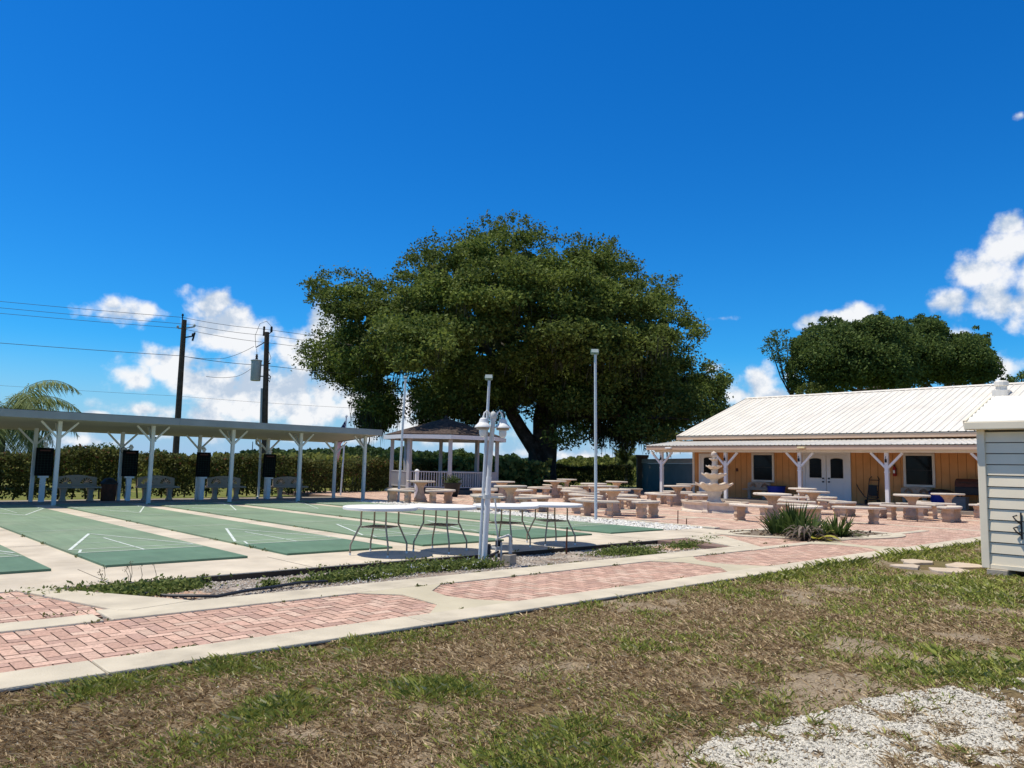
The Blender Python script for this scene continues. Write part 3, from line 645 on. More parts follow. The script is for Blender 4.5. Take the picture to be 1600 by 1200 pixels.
# white rock bed
mb = MB(); mb.box((14.55, 10.55, -.2), (16.12, 24.3, -.06)); structure(mb.build('rock_bed', M['soil']))
n = 5200; x = 14.6+rng.random(n)*1.5; y = 10.62+rng.random(n)*13.6; t = rng.random((n, 1))
o = stones('white_rocks', x, y, -.04+.04*rng.random(n), .025+.045*rng.random(n), np.array([.76, .73, .66])*(.75+.35*t), M['pebble']); tag(o, 'white landscaping rocks beside the last green court', 'rocks', kind='stuff')
mb = MB(); mb.prism([(16.1, 10.3), (16.32, 10.3), (16.32, 24.4), (16.1, 24.4)], -.16, .02); mb.box((14.55, 24.3, -.16), (16.1, 24.55, .018)); structure(mb.build('rock_bed_kerb', M['kerb'], bevel=.01))
# plaza
BC = np.array([16.75, 8.25]); BA = R_(-27); BR = (2.0, .95)
def in_bed(x, y, grow=0):
    dx, dy = x-BC[0], y-BC[1]; u = dx*math.cos(BA)+dy*math.sin(BA); v = -dx*math.sin(BA)+dy*math.cos(BA)
    return (u/(BR[0]+grow))**2+(v/(BR[1]+grow))**2 < 1
mb = MB(); mb.box((16.2, 7.0, -.2), (40.5, 33, -.012)); mb.box((12.4, 7.0, -.2), (16.2, 10.4, -.0125)); mb.box((20.8, -3, -.2), (40.5, 7.0, -.0125)); structure(mb.build('plaza_bed', M['joint']))
PC = ((.50,.335,.275),(.46,.30,.25),(.56,.41,.34),(.42,.285,.235),(.55,.39,.32))
mb = MB(); herring(mb, 16.32, 30.6, 9.6, 33., -.004, w=.15, cols=PC, pale=.12, skip=lambda x, y: in_bed(x, y)); herring(mb, 12.45, 30.9, 7.12, 9.6, -.0045, w=.12, cols=PC, skip=lambda x, y: in_bed(x, y) or (x < 14.1 and y > 7.5+(x-12.4)*.9))
herring(mb, 20.9, 30.9, -2.5, 7.12, -.0042, w=.14, cols=PC, pale=.1); herring(mb, 30.6, 40, 22.8, 32.8, -.0042, w=.2, cols=PC, pale=.15); structure(mb.build('brick_plaza', M['brick']))
mb = MB()
for xx in (19.35, 22.0, 26.9): mb.box((xx-.09, 9.7 if xx < 20 else 3., -.1), (xx+.09, 24.4, .006))
for yy, xa, xb in ((9.62, 16.1, 19.26), (9.62, 19.44, 21.91), (12.9, 16.4, 19.26), (16.4, 16.4, 19.26), (16.4, 19.44, 21.91), (20.3, 16.4, 19.26), (20.3, 22.09, 26.81)): mb.box((xa, yy-.09, -.1), (xb, yy+.09, .0055))
mb.prism([(12.3, 7.1), (12.75, 7.1), (14.3, 8.9), (14.2, 9.24), (13.35, 9.24)], -.16, .012)
mb.prism([(12.8, 7.11), (20.6, 7.11), (20.6, 7.32), (12.9, 7.32)], -.16, .010)
mb.prism([(14.2, 9.2), (15.9, 9.2), (15.9, 9.4), (14.2, 9.4)], -.1, .011)
structure(mb.build('plaza_kerb', M['kerb'], bevel=.008))
# agave bed: ring kerb, soil
ring = []; N_ = 48
mb = MB()
for i in range(N_):
    a0, a1 = 2*math.pi*i/N_, 2*math.pi*(i+1)/N_; P = []
    for a, g in ((a0, 0), (a1, 0), (a1, .3), (a0, .3)):
        u, v = (BR[0]+g)*math.cos(a), (BR[1]+g)*math.sin(a); P.append((BC[0]+u*math.cos(BA)-v*math.sin(BA), BC[1]+u*math.sin(BA)+v*math.cos(BA)))
    mb.prism(P, -.12, .018)
structure(mb.build('planting_bed_kerb', M['kerb']))
P = []
for i in range(N_):
    a = 2*math.pi*i/N_; u, v = BR[0]*1.02*math.cos(a), BR[1]*1.02*math.sin(a); P.append((BC[0]+u*math.cos(BA)-v*math.sin(BA), BC[1]+u*math.sin(BA)+v*math.cos(BA)))
mb = MB(); mb.prism(P, -.14, .004); structure(mb.build('planting_bed', M['soil']))
n = 700; x = BC[0]+rng.normal(size=n)*1.2; y = BC[1]+rng.normal(size=n)*.7; ok = np.array([in_bed(a, b) for a, b in zip(x, y)]); C = np.stack([x, y, .015+.02*rng.random(n)], -1)[ok]
o = leaves('leaf_litter', C, .05+.06*rng.random(len(C)), greens(len(C), (.10, .06, .04), (.36, .28, .18)), M['leaf'], up=1.5); tag(o, 'dry leaf litter under the agave clump', 'leaf litter', kind='stuff')

# agave clump
def straps(mb, c, n, ln, w, el0, el1, droop, spread, cols, seed):
    rs = np.random.default_rng(seed)
    for i in range(n):
        a = rs.random()*6.283; el = R_(el0+(el1-el0)*rs.random()); L = ln*(.6+.5*rs.random()); ww = w*(.7+.6*rs.random())
        p = np.array(c)+np.array([math.cos(a), math.sin(a), 0])*spread*rs.random(); d = np.array([math.cos(a)*math.cos(el), math.sin(a)*math.cos(el), math.sin(el)])
        side = np.array([-math.sin(a), math.cos(a), 0]); vs = []; S = 6; tw = rs.normal()*.5
        for k in range(S+1):
            f = k/S; wd = ww*(1-f**2.2)*(.55+.45*min(1, f*4))
            sd2 = side*math.cos(tw*f)+np.array([0, 0, 1])*math.sin(tw*f)*.5
            vs += [p-sd2*wd/2+np.array([0, 0, wd*.15]), p, p+sd2*wd/2+np.array([0, 0, wd*.15])]
            p = p+d*L/S; p[2] = max(p[2], .02); d = d+np.array([0, 0, -droop/S*(1+1.5*f)]); d /= np.linalg.norm(d)
        fs = []
        for k in range(S): fs += [(3*k, 3*k+1, 3*k+4, 3*k+3), (3*k+1, 3*k+2, 3*k+5, 3*k+4)]
        cc = np.array(cols[0])*(1-(q := rs.random()))+np.array(cols[1])*q
        mb.add(vs, fs, tuple(cc))
ag = thing('agave_clump', 'spiky agave clump with dead brown leaves in the kerbed bed', 'plant', (0, 0, 0))
gl = ((.035, .065, .015), (.10, .14, .035))
mb = MB(); pL = G(1243, 836); pR = G(1306, 838); pM = G(1268, 844)
straps(mb, pL+np.array([.15, .1, 0]), 135, .72, .075, 30, 88, .45, .28, gl, 1); straps(mb, pL+np.array([-.25, .25, 0]), 60, .55, .065, 25, 80, .5, .24, gl, 2)
straps(mb, pR, 80, .56, .065, 15, 80, .5, .28, gl, 3); straps(mb, pM+np.array([.3, .2, 0]), 60, .56, .06, 35, 85, .5, .3, gl, 4)
mb.build('green_leaves', M['leaf'], ag)
mb = MB(); straps(mb, pM, 80, .55, .055, -5, 55, 1.5, .3, ((.05, .035, .028), (.24, .18, .13)), 5); straps(mb, pM+np.array([-.1, .1, .15]), 40, .45, .05, 20, 70, 2.2, .2, ((.10, .08, .065), (.34, .28, .23)), 6); mb.build('dead_leaves', M['leaf'], ag)
mb = MB(); straps(mb, pR+np.array([-.25, .1, .05]), 10, .62, .08, 8, 40, .35, .15, ((.42, .38, .10), (.5, .46, .2)), 8); straps(mb, pM+np.array([-.2, -.1, .05]), 4, .42, .14, 0, 25, .9, .15, ((.45, .42, .05), (.5, .46, .1)), 9); mb.build('yellow_leaves', M['leaf'], ag)

# ------------------------------------------------------------------ shelter
sh = thing('court_shelter', 'long white open shelter with flat roof behind the shuffleboard courts', 'shelter', (0, 0, 0))
XA, XB = -3.0, 15.4; YF, YB = 23.72, 27.15; ZF, ZB = 2.36, 2.10
def zs(y): return ZF+(ZB-ZF)*(y-YF)/(YB-YF)
mb = MB()
mb.add([(XA,YF,ZF+.03),(XB,YF,ZF+.03),(XB,YB,ZB+.03),(XA,YB,ZB+.03),(XA,YF,ZF+.19),(XB,YF,ZF+.19),(XB,YB,ZB+.15),(XA,YB,ZB+.15)], [(0,3,2,1),(4,5,6,7),(0,1,5,4),(1,2,6,5),(2,3,7,6),(3,0,4,7)])
mb.build('roof', M['soffit'], sh)
mb = MB(); mb.box((XA, YF-.05, ZF), (8.3, YF-.003, ZF+.205)); mb.box((8.3, YF-.055, ZF+.004), (XB+.05, YF-.003, ZF+.212)); mb.box((XB+.003, YF-.003, ZF+.0), (XB+.05, YF+.4, ZF+.205))
mb.build('fascia', M['fascia'], sh, bevel=.008)
mb = MB(); mb.add([(XA,YF-.052,ZF+.214),(XB+.05,YF-.052,ZF+.214),(XB+.05,YB,ZB+.17),(XA,YB,ZB+.17)], [(0,1,2,3)]); mb.add([(XB+.003,YF+.4,ZF-.02),(XB+.04,YF+.4,ZF-.02),(XB+.04,YB,ZB),(XB+.003,YB,ZB),(XB+.003,YF+.4,ZF+.2),(XB+.04,YF+.4,ZF+.2),(XB+.04,YB,ZB+.15),(XB+.003,YB,ZB+.15)], [(0,3,2,1),(4,5,6,7),(0,1,5,4),(1,2,6,5),(2,3,7,6),(3,0,4,7)])
mb.build('roof_sheet', M['fascia'], sh)
FX = (.3, 2.8, 5.3, 7.79, 10.26, 12.64, 15.2); BX = (2.75, 5.15, 7.55, 10.0, 12.45, 15.2)
def brace(mb, x, y, z1, s, axis, l=.42):
    d = np.array([s*l, 0, 0]) if axis == 'x' else np.array([0, s*l, 0])
    mb.beam((x, y, z1-.50), np.array([x, y, z1-.02])+d*1.1, .06, .05)
for x in FX:
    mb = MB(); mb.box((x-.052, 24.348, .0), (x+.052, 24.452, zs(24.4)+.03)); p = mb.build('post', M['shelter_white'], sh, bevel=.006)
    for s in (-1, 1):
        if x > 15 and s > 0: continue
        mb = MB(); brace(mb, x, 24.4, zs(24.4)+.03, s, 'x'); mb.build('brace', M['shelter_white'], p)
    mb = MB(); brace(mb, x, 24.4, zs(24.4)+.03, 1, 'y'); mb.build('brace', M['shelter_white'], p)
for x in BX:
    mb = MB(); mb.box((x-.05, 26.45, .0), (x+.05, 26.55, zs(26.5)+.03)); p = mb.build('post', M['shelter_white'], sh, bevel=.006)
    for s in (-1, 1):
        mb = MB(); brace(mb, x, 26.5, zs(26.5)+.03, s, 'x'); mb.build('brace', M['shelter_white'], p)
mb = MB(); dx = 12.27; mb.tube([(dx, 27.1, 2.12), (dx, 27.08, 1.98), (dx+.02, 26.75, 1.84), (dx+.02, 26.72, .08), (dx-.08, 26.6, .03)], .045, 8); mb.build('downspout', M['shelter_white'], sh, smooth=True)
# things under the shelter
def spk():
    t = thing('speaker_box', 'small black box hanging under the shelter roof', 'speaker', (8.42, 26.3, 1.9))
    mb = MB(); mb.box((-.07, -.08, 0), (.07, .08, .15)); mb.build('housing', M['black'], t, bevel=.01)
    mb = MB(); mb.box((-.02, -.02, .15), (.02, .02, .26)); mb.build('bracket', M['black'], t)
spk()
t = thing('wall_clock', 'round pale clock fixed to a rear shelter post', 'clock', (7.58, 26.40, 1.59))
mb = MB()
def disc_y(mb, c, r, th, n=20):   # a disc facing -Y
    vs = [(c[0]+r*math.cos(2*math.pi*k/n), c[1]+y, c[2]+r*math.sin(2*math.pi*k/n)) for y in (0, -th) for k in range(n)]
    mb.add(vs, [tuple(range(n)), tuple(range(n, 2*n))[::-1]]+[(k, n+k, n+(k+1) % n, (k+1) % n) for k in range(n)])
disc_y(mb, (0, .0, 0), .10, .035); mb.build('clock_case', M['grey_box'], t); mb = MB(); disc_y(mb, (0, -.036, 0), .082, .006); mb.build('dial', M['cream_trim'], t)
mb = MB(); mb.beam((0, -.046, 0), (.03, -.046, .045), .008, .004); mb.beam((0, -.046, 0), (-.055, -.046, .03), .006, .004); mb.build('hands', M['black'], t)
# scoreboards
SB = thing('scoreboard', 'black scoreboard on white stand by the first shelter bench', 'scoreboard', (5.37, 26.25, 0), 0, 'shuffleboard scoreboards')
mb = MB(); mb.box((-.07, -.06, 0), (.07, .06, .72)); mb.build('stand', M['white'], SB, bevel=.008)
mb = MB(); mb.box((-.13, -.10, .72), (.13, .06, .775)); mb.build('shelf', M['white'], SB, bevel=.006)
mb = MB(); mb.box((-.23, -.035, .78), (.23, .02, 1.6)); mb.build('board', M['board'], SB, bevel=.006)
mb = MB()
for i in range(1, 9): mb.box((-.2, -.0375, .8+.075*i), (.2, -.0355, .804+.075*i))
for i in range(-2, 3): mb.box((.085*i-.002, -.039, .82), (.085*i+.002, -.0376, 1.45))
mb.build('score_grid', M['scoreline'], SB)
mb = MB(); mb.box((-.14, -.038, 1.50), (.14, -.0355, 1.545)); mb.build('heading_strip', M['scorered'], SB)
mb = MB(); mb.lathe([(.05, 1.605), (.05, 1.66), (.075, 1.67), (.075, 1.71), (.04, 1.75), (.035, 1.78)], 12); mb.build('finial', M['white'], SB, smooth=True)
dup(SB, (7.75, 26.25, 0), 0, 'black scoreboard by the rear post that carries the clock'); dup(SB, (10.06, 26.25, 0), 0, 'black scoreboard left of the third shelter bench'); dup(SB, (12.42, 26.25, 0), 0, 'black scoreboard with green grid beside the downspout')
# fan-back concrete benches
def fan_back(w=1.16, z0=.44, z1=.80, th=.06):
    """pierced back panel: arched plate with two fans of slots"""
    bm = bmesh.new(); loops = []
    out = [(-w/2, z0), (w/2, z0), (w/2, z1-.08)]+[(w/2-w*i/12, z1-.08+.08*math.sin(math.pi*i/12)) for i in range(1, 12)]+[(-w/2, z1-.08)]
    loops.append(out)
    for cx in (-w*.25, w*.25):
        for a in range(15, 180, 25):
            d = np.array([math.cos(R_(a)), math.sin(R_(a))]); s = np.array([-d[1], d[0]]); c = np.array([cx, z0+.085])
            r0, r1 = .065, .185-.02*abs(math.cos(R_(a))); loops.append([tuple(c+d*r0-s*.010), tuple(c+d*r1-s*.029), tuple(c+d*(r1+.02)), tuple(c+d*r1+s*.029), tuple(c+d*r0+s*.010)])
    for sx in (-1, 1): loops.append([(sx*.01, z0+.2), (sx*.045, z0+.27), (sx*.02, z0+.275)])
    ed = []
    for lp in loops:
        vs = [bm.verts.new((p[0], 0, p[1])) for p in lp]
        ed += [bm.edges.new((vs[i], vs[(i+1) % len(vs)])) for i in range(len(vs))]
    bmesh.ops.triangle_fill(bm, use_beauty=True, use_dissolve=False, edges=ed)
    r = bmesh.ops.extrude_face_region(bm, geom=bm.faces[:]); bmesh.ops.translate(bm, verts=[v for v in r['geom'] if isinstance(v, bmesh.types.BMVert)], vec=(0, th, 0))
    bmesh.ops.recalc_face_normals(bm, faces=bm.faces[:])
    me = bpy.data.meshes.new('backrest'); bm.to_mesh(me); bm.free(); return me
FB = thing('fan_back_bench', 'concrete fan-back bench between the first two scoreboards', 'bench', (6.38, 26.6, 0), 0, 'fan-back benches under the shelter')
me = fan_back(); me.materials.append(M['bench_stone']); o = bpy.data.objects.new('backrest', me); COL.objects.link(o); o.parent = FB; o.location = (0, .14, 0)
mb = MB(); mb.box((-.64, -.24, .40), (.64, .20, .455)); mb.build('seat', M['bench_stone'], FB, bevel=.012)
for x in (-.38, .38):
    mb = MB(); mb.lathe([(.13, 0), (.13, .03), (.105, .06), (.09, .15), (.105, .3), (.13, .36), (.13, .40)], 4, (0, 0, 0)); o = mb.build('leg', M['bench_stone'], FB, bevel=.01); o.location = (x, -.02, 0); o.rotation_euler = (0, 0, R_(45)); o.scale = (1, 1, 1)
dup(FB, (8.75, 26.6, 0), 0, 'concrete fan-back bench right of the clock scoreboard, crossed by a post'); dup(FB, (11.02, 26.6, 0), 0, 'concrete fan-back bench right of the third scoreboard'); dup(FB, (13.42, 26.6, 0), 0, 'concrete fan-back bench nearest the right shelter end')
t = thing('trash_can', 'dark brown tapered trash can by the rear shelter post', 'trash can', (7.24, 26.45, 0))
mb = MB(); mb.lathe([(.20, 0), (.215, .02), (.235, .5), (.25, .53)], 16); mb.build('can_body', M['rust'], t, smooth=True); mb = MB(); mb.lathe([(.255, .53), (.255, .56), (.2, .62), (.12, .70), (.05, .72)], 16); mb.build('lid', M['pot'], t, smooth=True)

# ------------------------------------------------------------------ patio tables
PT = thing('patio_table', 'round white patio table, leftmost of the row on the slab edge', 'table', (6.54, 9.99, 0), 0, 'round white patio tables')
mb = MB(); mb.lathe([(.50, .662), (.550, .664), (.56, .672), (.56, .704), (.552, .712), (.3, .716), (.02, .717)], 56); mb.build('tabletop', M['plastic_white'], PT, smooth=True)
for a in (0, 90, 180, 270):
    mb = MB(); mb.tube([(.17, 0, .664), (.26, 0, .664), (.285, 0, .65), (.292, 0, .61), (.292, 0, .44), (.31, 0, .41), (.42, 0, .19), (.438, 0, .15), (.44, 0, .0)], .014, 8); o = mb.build('leg', M['bronze'], PT, smooth=True, rz=R_(a))
    mb = MB(); mb.lathe([(.016, 0), (.016, .03)], 8, (.44, 0, .001)); f = mb.build('foot_cap', M['plastic_white'], o)
mb = MB(); mb.prism([(.285, 0), (0, .285), (-.285, 0), (0, -.285)], .405, .418); mb.build('lower_shelf', M['mesh_shelf'], PT)
mb = MB(); mb.tube([(.28, 0, .41), (0, .28, .41), (-.28, 0, .41), (0, -.28, .41), (.28, 0, .41)], .010, 6); mb.build('shelf_rim', M['bronze'], PT)
PT.rotation_euler.z = R_(-16)
for (x, y, a, l) in ((7.61, 9.87, -20, 'round white patio table left of the white lamp post'), (8.86, 9.72, -28, 'round white patio table right behind the white lamp post'), (10.0, 9.76, -58, 'round white patio table, rightmost of the row on the slab edge')): dup(PT, (x, y, 0), R_(a), l)

# ------------------------------------------------------------------ concrete picnic sets
TB = thing('concrete_table', 'x', 'table', (0, 0, 0), 0, 'round concrete picnic tables')
mb = MB(); mb.lathe([(.42, .70), (.50, .705), (.525, .72), (.525, .75), (.51, .765), (.3, .77), (.02, .77)], 40); mb.build('tabletop', M['stonetop'], TB, smooth=True)
mb = MB(); mb.lathe([(.25, 0), (.25, .06), (.22, .075), (.235, .12), (.21, .16), (.155, .26), (.115, .38), (.105, .46), (.125, .55), (.19, .64), (.24, .68), (.25, .70)], 8); mb.build('pedestal', M['stone'], TB, bevel=.008, rz=.3)
CB = thing('concrete_bench', 'x', 'bench', (0, 0, 0), 0, 'curved concrete benches')
def arc_slab(mb, r0, r1, a, z0, z1, n=12):
    vs = []
    for i in range(n+1):
        t = -a+2*a*i/n
        for r, z in ((r0, z0), (r1, z0), (r1, z1), (r0, z1)): vs.append((r*math.cos(t)-1.12, r*math.sin(t), z))
    fs = [(4*i+k, 4*i+(k+1) % 4, 4*i+4+(k+1) % 4, 4*i+4+k) for i in range(n) for k in range(4)]+[(3,2,1,0), (4*n, 4*n+1, 4*n+2, 4*n+3)]
    mb.add(vs, fs)
mb = MB(); arc_slab(mb, .93, 1.31, R_(33), .395, .46); mb.build('seat', M['stonetop'], CB, bevel=.02)
for s in (-1, 1):
    mb = MB(); hw = [(.15, 0), (.15, .045), (.125, .075), (.14, .13), (.155, .18), (.13, .24), (.125, .28), (.15, .34), (.155, .395)]
    vs = []
    for w, z in hw:
        for dx, dy in ((-w, -.075), (w, -.075), (w, .075), (-w, .075)): vs.append((dx, dy*(w/.15), z))
    fs = [(4*i+k, 4*i+(k+1) % 4, 4*i+4+(k+1) % 4, 4*i+4+k) for i in range(len(hw)-1) for k in range(4)]+[(3,2,1,0), tuple(4*(len(hw)-1)+k for k in range(4))]
    mb.add(vs, fs); t_ = s*R_(20); o = mb.build('leg', M['stone'], CB, bevel=.01); o.location = (1.12*math.cos(t_)-1.12, 1.12*math.sin(t_), 0); o.rotation_euler = (0, 0, t_)
# x, y, turn of the set, name of the table, benches present, extra rotation
SETS = [
 (16.75, 23.0, 8, 'table nearest the gazebo railing', 'ABCD'),
 (20.55, 22.8, 5, 'farther table right of the lamp post', 'ABCD'),
 (16.5, 17.9, 0, 'nearer table right of the lamp post', 'ABCD'),
 (25.1, 24.3, 5, 'table just right of the oak trunk', 'ABCD'),
 (29.6, 27.8, 0, 'farthest table by the shaded hedge', 'AB'),
 (23.4, 20.5, 0, 'table just left behind the tall floodlight pole', 'ABCD'),
 (20.8, 17.8, 5, 'middle table behind the tall floodlight pole', 'ABCD'),
 (28.7, 23.7, -5, 'back table right of the tall floodlight pole', 'AB'),
 (17.7, 14.75, 8, 'foreground table at the tall floodlight pole', 'ABCD'),
 (25.1, 17.7, 0, 'nearer table left of the fountain', 'ABCD'),
 (28.9, 19.8, 5, 'farther table left of the fountain', 'AB'),
 (20.35, 11.15, -5, 'table right of the fountain behind the agave', 'ABC'),
 (28.9, 14.55, 5, 'farther table in front of the double doors', 'ABCD'),
 (24.95, 12.2, 0, 'nearer table in front of the double doors', 'ABCD'),
 (25.4, 9.25, 5, 'nearer table beside the shed corner', 'ABCD'),
 (29.2, 9.45, 0, 'farther table beside the shed corner', 'ABD'),
]
SIDE = {'A': (180, 'left-front'), 'B': (270, 'right-front'), 'C': (0, 'right-back'), 'D': (90, 'left-back')}
ft = True; fbn = True
for (x, y, a, nm, bs) in SETS:
    lab = 'round concrete pedestal '+nm
    if ft: TB.location = (x, y, 0); TB['label'] = lab; ft = False
    else:
        q_ = dup(TB, (x, y, -.004), random.uniform(0, 3), lab); q_.rotation_euler.x = random.uniform(-.014, .014); q_.rotation_euler.y = random.uniform(-.014, .014)
    for b in bs:
        ang = R_(SIDE[b][0]+a+random.uniform(-6, 6)); r = 1.08+random.uniform(-.06, .10); l2 = 'curved concrete bench, '+SIDE[b][1]+' of the '+nm
        loc = (x+r*math.cos(ang), y+r*math.sin(ang), 0)
        if fbn: CB.location = loc; CB.rotation_euler.z = ang; CB['label'] = l2; fbn = False
        else:
            q_ = dup(CB, (loc[0], loc[1], -.004), ang, l2); q_.rotation_euler.x = random.uniform(-.012, .012); q_.rotation_euler.y = random.uniform(-.012, .012)
dup(CB, (21.6, 9.25, 0), R_(215), 'separate curved concrete bench just behind the agave, right side')

# ------------------------------------------------------------------ fountain
FP = D(1116, 790, 26.0); fx, fy = FP[0], FP[1]
fo = thing('tiered_fountain', 'tall four-tiered scalloped stone fountain on the plaza', 'fountain', (fx, fy, 0))
mb = MB(); n = 48
mb.lathe([(1.08, 0), (1.06, .05), (1.0, .08), (1.0, .24), (1.06, .29), (1.08, .33), (.96, .335), (.93, .32), (.92, .1), (.02, .09)], 48); mb.build('basin', M['fountain'], fo, smooth=True)
for k in range(4):
    mb = MB(); mb.lathe([(.15, 0), (.14, .05), (.10, .09), (.10, .24), (.14, .31), (.16, .36), (.02, .365)], 4); o = mb.build('corner_block', M['fountain'], fo, bevel=.01); o.location = (1.02*math.cos(k*math.pi/2+.3), 1.02*math.sin(k*math.pi/2+.3), .002); o.rotation_euler = (0, 0, k*math.pi/2+.3+math.pi/4)
mb = MB(); mb.lathe([(.27, .09), (.27, .2), (.30, .25), (.30, .30), (.24, .36), (.20, .45), (.22, .56), (.27, .62), (.27, .68)], 16); mb.build('column', M['fountain'], fo, smooth=True)
def bowl(r, z, d): 
    mb = MB(); mb.lathe([(r*.42, z-d), (r*.62, z-d*.75), (r*.86, z-d*.3), (r*1.0, z-.02), (r*1.0, z+.012), (r*.93, z-.005), (r*.7, z-d*.35), (.03, z-d*.5)], 64, wave=.055, wn=10, wave_from=(2, 3, 4, 5)); return mb
bowl(.61, .93, .26).build('bowl', M['fountain'], fo, smooth=True)
mb = MB(); mb.lathe([(.15, .66), (.13, .85), (.11, 1.0), (.14, 1.06), (.15, 1.10)], 14); mb.build('column', M['fountain'], fo, smooth=True)
bowl(.41, 1.26, .18).build('bowl', M['fountain'], fo, smooth=True)
mb = MB(); mb.lathe([(.11, 1.1), (.09, 1.25), (.08, 1.32), (.10, 1.38)], 12); mb.build('column', M['fountain'], fo, smooth=True)
bowl(.265, 1.52, .12).build('bowl', M['fountain'], fo, smooth=True)
mb = MB(); mb.lathe([(.085, 1.42), (.075, 1.56), (.065, 1.62), (.075, 1.68)], 12); mb.build('column', M['fountain'], fo, smooth=True)
bowl(.16, 1.76, .07).build('bowl', M['fountain'], fo, smooth=True)
mb = MB(); mb.lathe([(.05, 1.70), (.045, 1.80), (.085, 1.85), (.10, 1.90), (.085, 1.96), (.04, 1.99), (.02, 2.01)], 14); mb.build('finial', M['fountain'], fo, smooth=True)

# ------------------------------------------------------------------ clubhouse with porch
XW, XF, XE = 33.3, 31.0, 32.75
YL, YR = 22.55, -3.0
bd = thing('clubhouse', 'long orange-tan clubhouse with white metal roof and front porch', 'building')
mb = MB(); mb.box((XW, YR, 0), (46.2, YL, 3.02)); mb.build('wall', M['plank'], bd)
XR = 39.6; ZE, ZR = 3.08, 5.52
mb = MB(); mb.add([(XW, YL-.01, 3.0), (45.9, YL-.01, 3.0), (XR, YL-.01, ZR-.2), (XW, YL-.2, 3.0), (45.9, YL-.2, 3.0), (XR, YL-.2, ZR-.2)], [(0, 1, 2), (5, 4, 3), (0, 2, 5, 3), (2, 1, 4, 5)]); mb.build('gable', M['dark_tan'], bd)
yl, yr = YL+.62, YR-.5
mb = MB()
def roof_plane(mb, x0, z0, x1, z1, ya, yb, pitch, rib=.018, rw=.03, th=.05):
    """ribbed metal sheet running from eave (x0,z0) to ridge (x1,z1) between ya and yb"""
    prof = []; y = ya; st = pitch
    while y < yb-1e-6:
        prof += [(y, 0), (y+st-rw*2, 0), (y+st-rw*1.5, rib), (y+st-rw*.5, rib)]; y += st
    prof = [(min(p[0], yb), p[1]) for p in prof]+[(yb, 0)]
    n = len(prof); vs = [(x0, y, z0+h) for y, h in prof]+[(x1, y, z1+h) for y, h in prof]; s = 1 if x1 > x0 else -1
    mb.add(vs, [(i, n+i, n+i+1, i+1)[::s] for i in range(n-1)])
    mb.add([(x0, ya, z0-th), (x0, yb, z0-th), (x1, yb, z1-th), (x1, ya, z1-th)], [(0, 1, 2, 3)])
    mb.add([(x0, ya, z0-th), (x1, ya, z1-th), (x1, ya, z1), (x0, ya, z0)], [(0, 1, 2, 3)]); mb.add([(x0, yb, z0-th), (x1, yb, z1-th), (x1, yb, z1), (x0, yb, z0)], [(3, 2, 1, 0)])
roof_plane(mb, XE-.02, ZE, XR, ZR, yr, yl, .305, .026, .035); roof_plane(mb, 2*XR-XE+.02, ZE, XR, ZR, yr, yl, .305, .026, .035)
rf = mb.build('roof', M['roof_white'], bd)
mb = MB(); mb.add([(XR-.2, yr, ZR-.04), (XR, yr, ZR+.05), (XR+.2, yr, ZR-.04), (XR-.2, yl, ZR-.04), (XR, yl, ZR+.05), (XR+.2, yl, ZR-.04)], [(0, 3, 4, 1), (1, 4, 5, 2)]); mb.build('ridge_cap', M['roof_white'], rf)
mb = MB(); mb.box((XE, yr, ZE-.21), (XE+.05, yl, ZE-.055)); mb.build('eave_fascia', M['tan_trim'], rf, bevel=.01)
for xa in (XE+.03, 2*XR-XE-.03): MB().beam((xa, yl-.03, ZE-.12), (XR, yl-.03, ZR-.12), .05, .16).build('rake_board', M['tan_trim'], rf)
mb = MB(); mb.box((XE+.05, yr, ZE-.10), (XW-.003, yl-.1, ZE-.07)); mb.build('eave_soffit', M['tan_trim'], rf)
v = D(1565, 610, 32.2); vx = 37.9; t_ = vx/v[0]; vy = D(1565, 610, 32.2)[1]/D(1565, 610, 32.2)[0]*vx
vz = ZE+(ZR-ZE)*(vx-XE)/(XR-XE)
mb = MB(); mb.box((vx-.3, vy-.30, vz-.15), (vx+.3, vy+.30, vz+.16)); mb.lathe([(.22, .16), (.22, .34), (.28, .36), (.28, .52), (.2, .58), (.02, .60)], 12, (vx, vy, vz)); mb.build('roof_vent', M['roof_white'], rf)
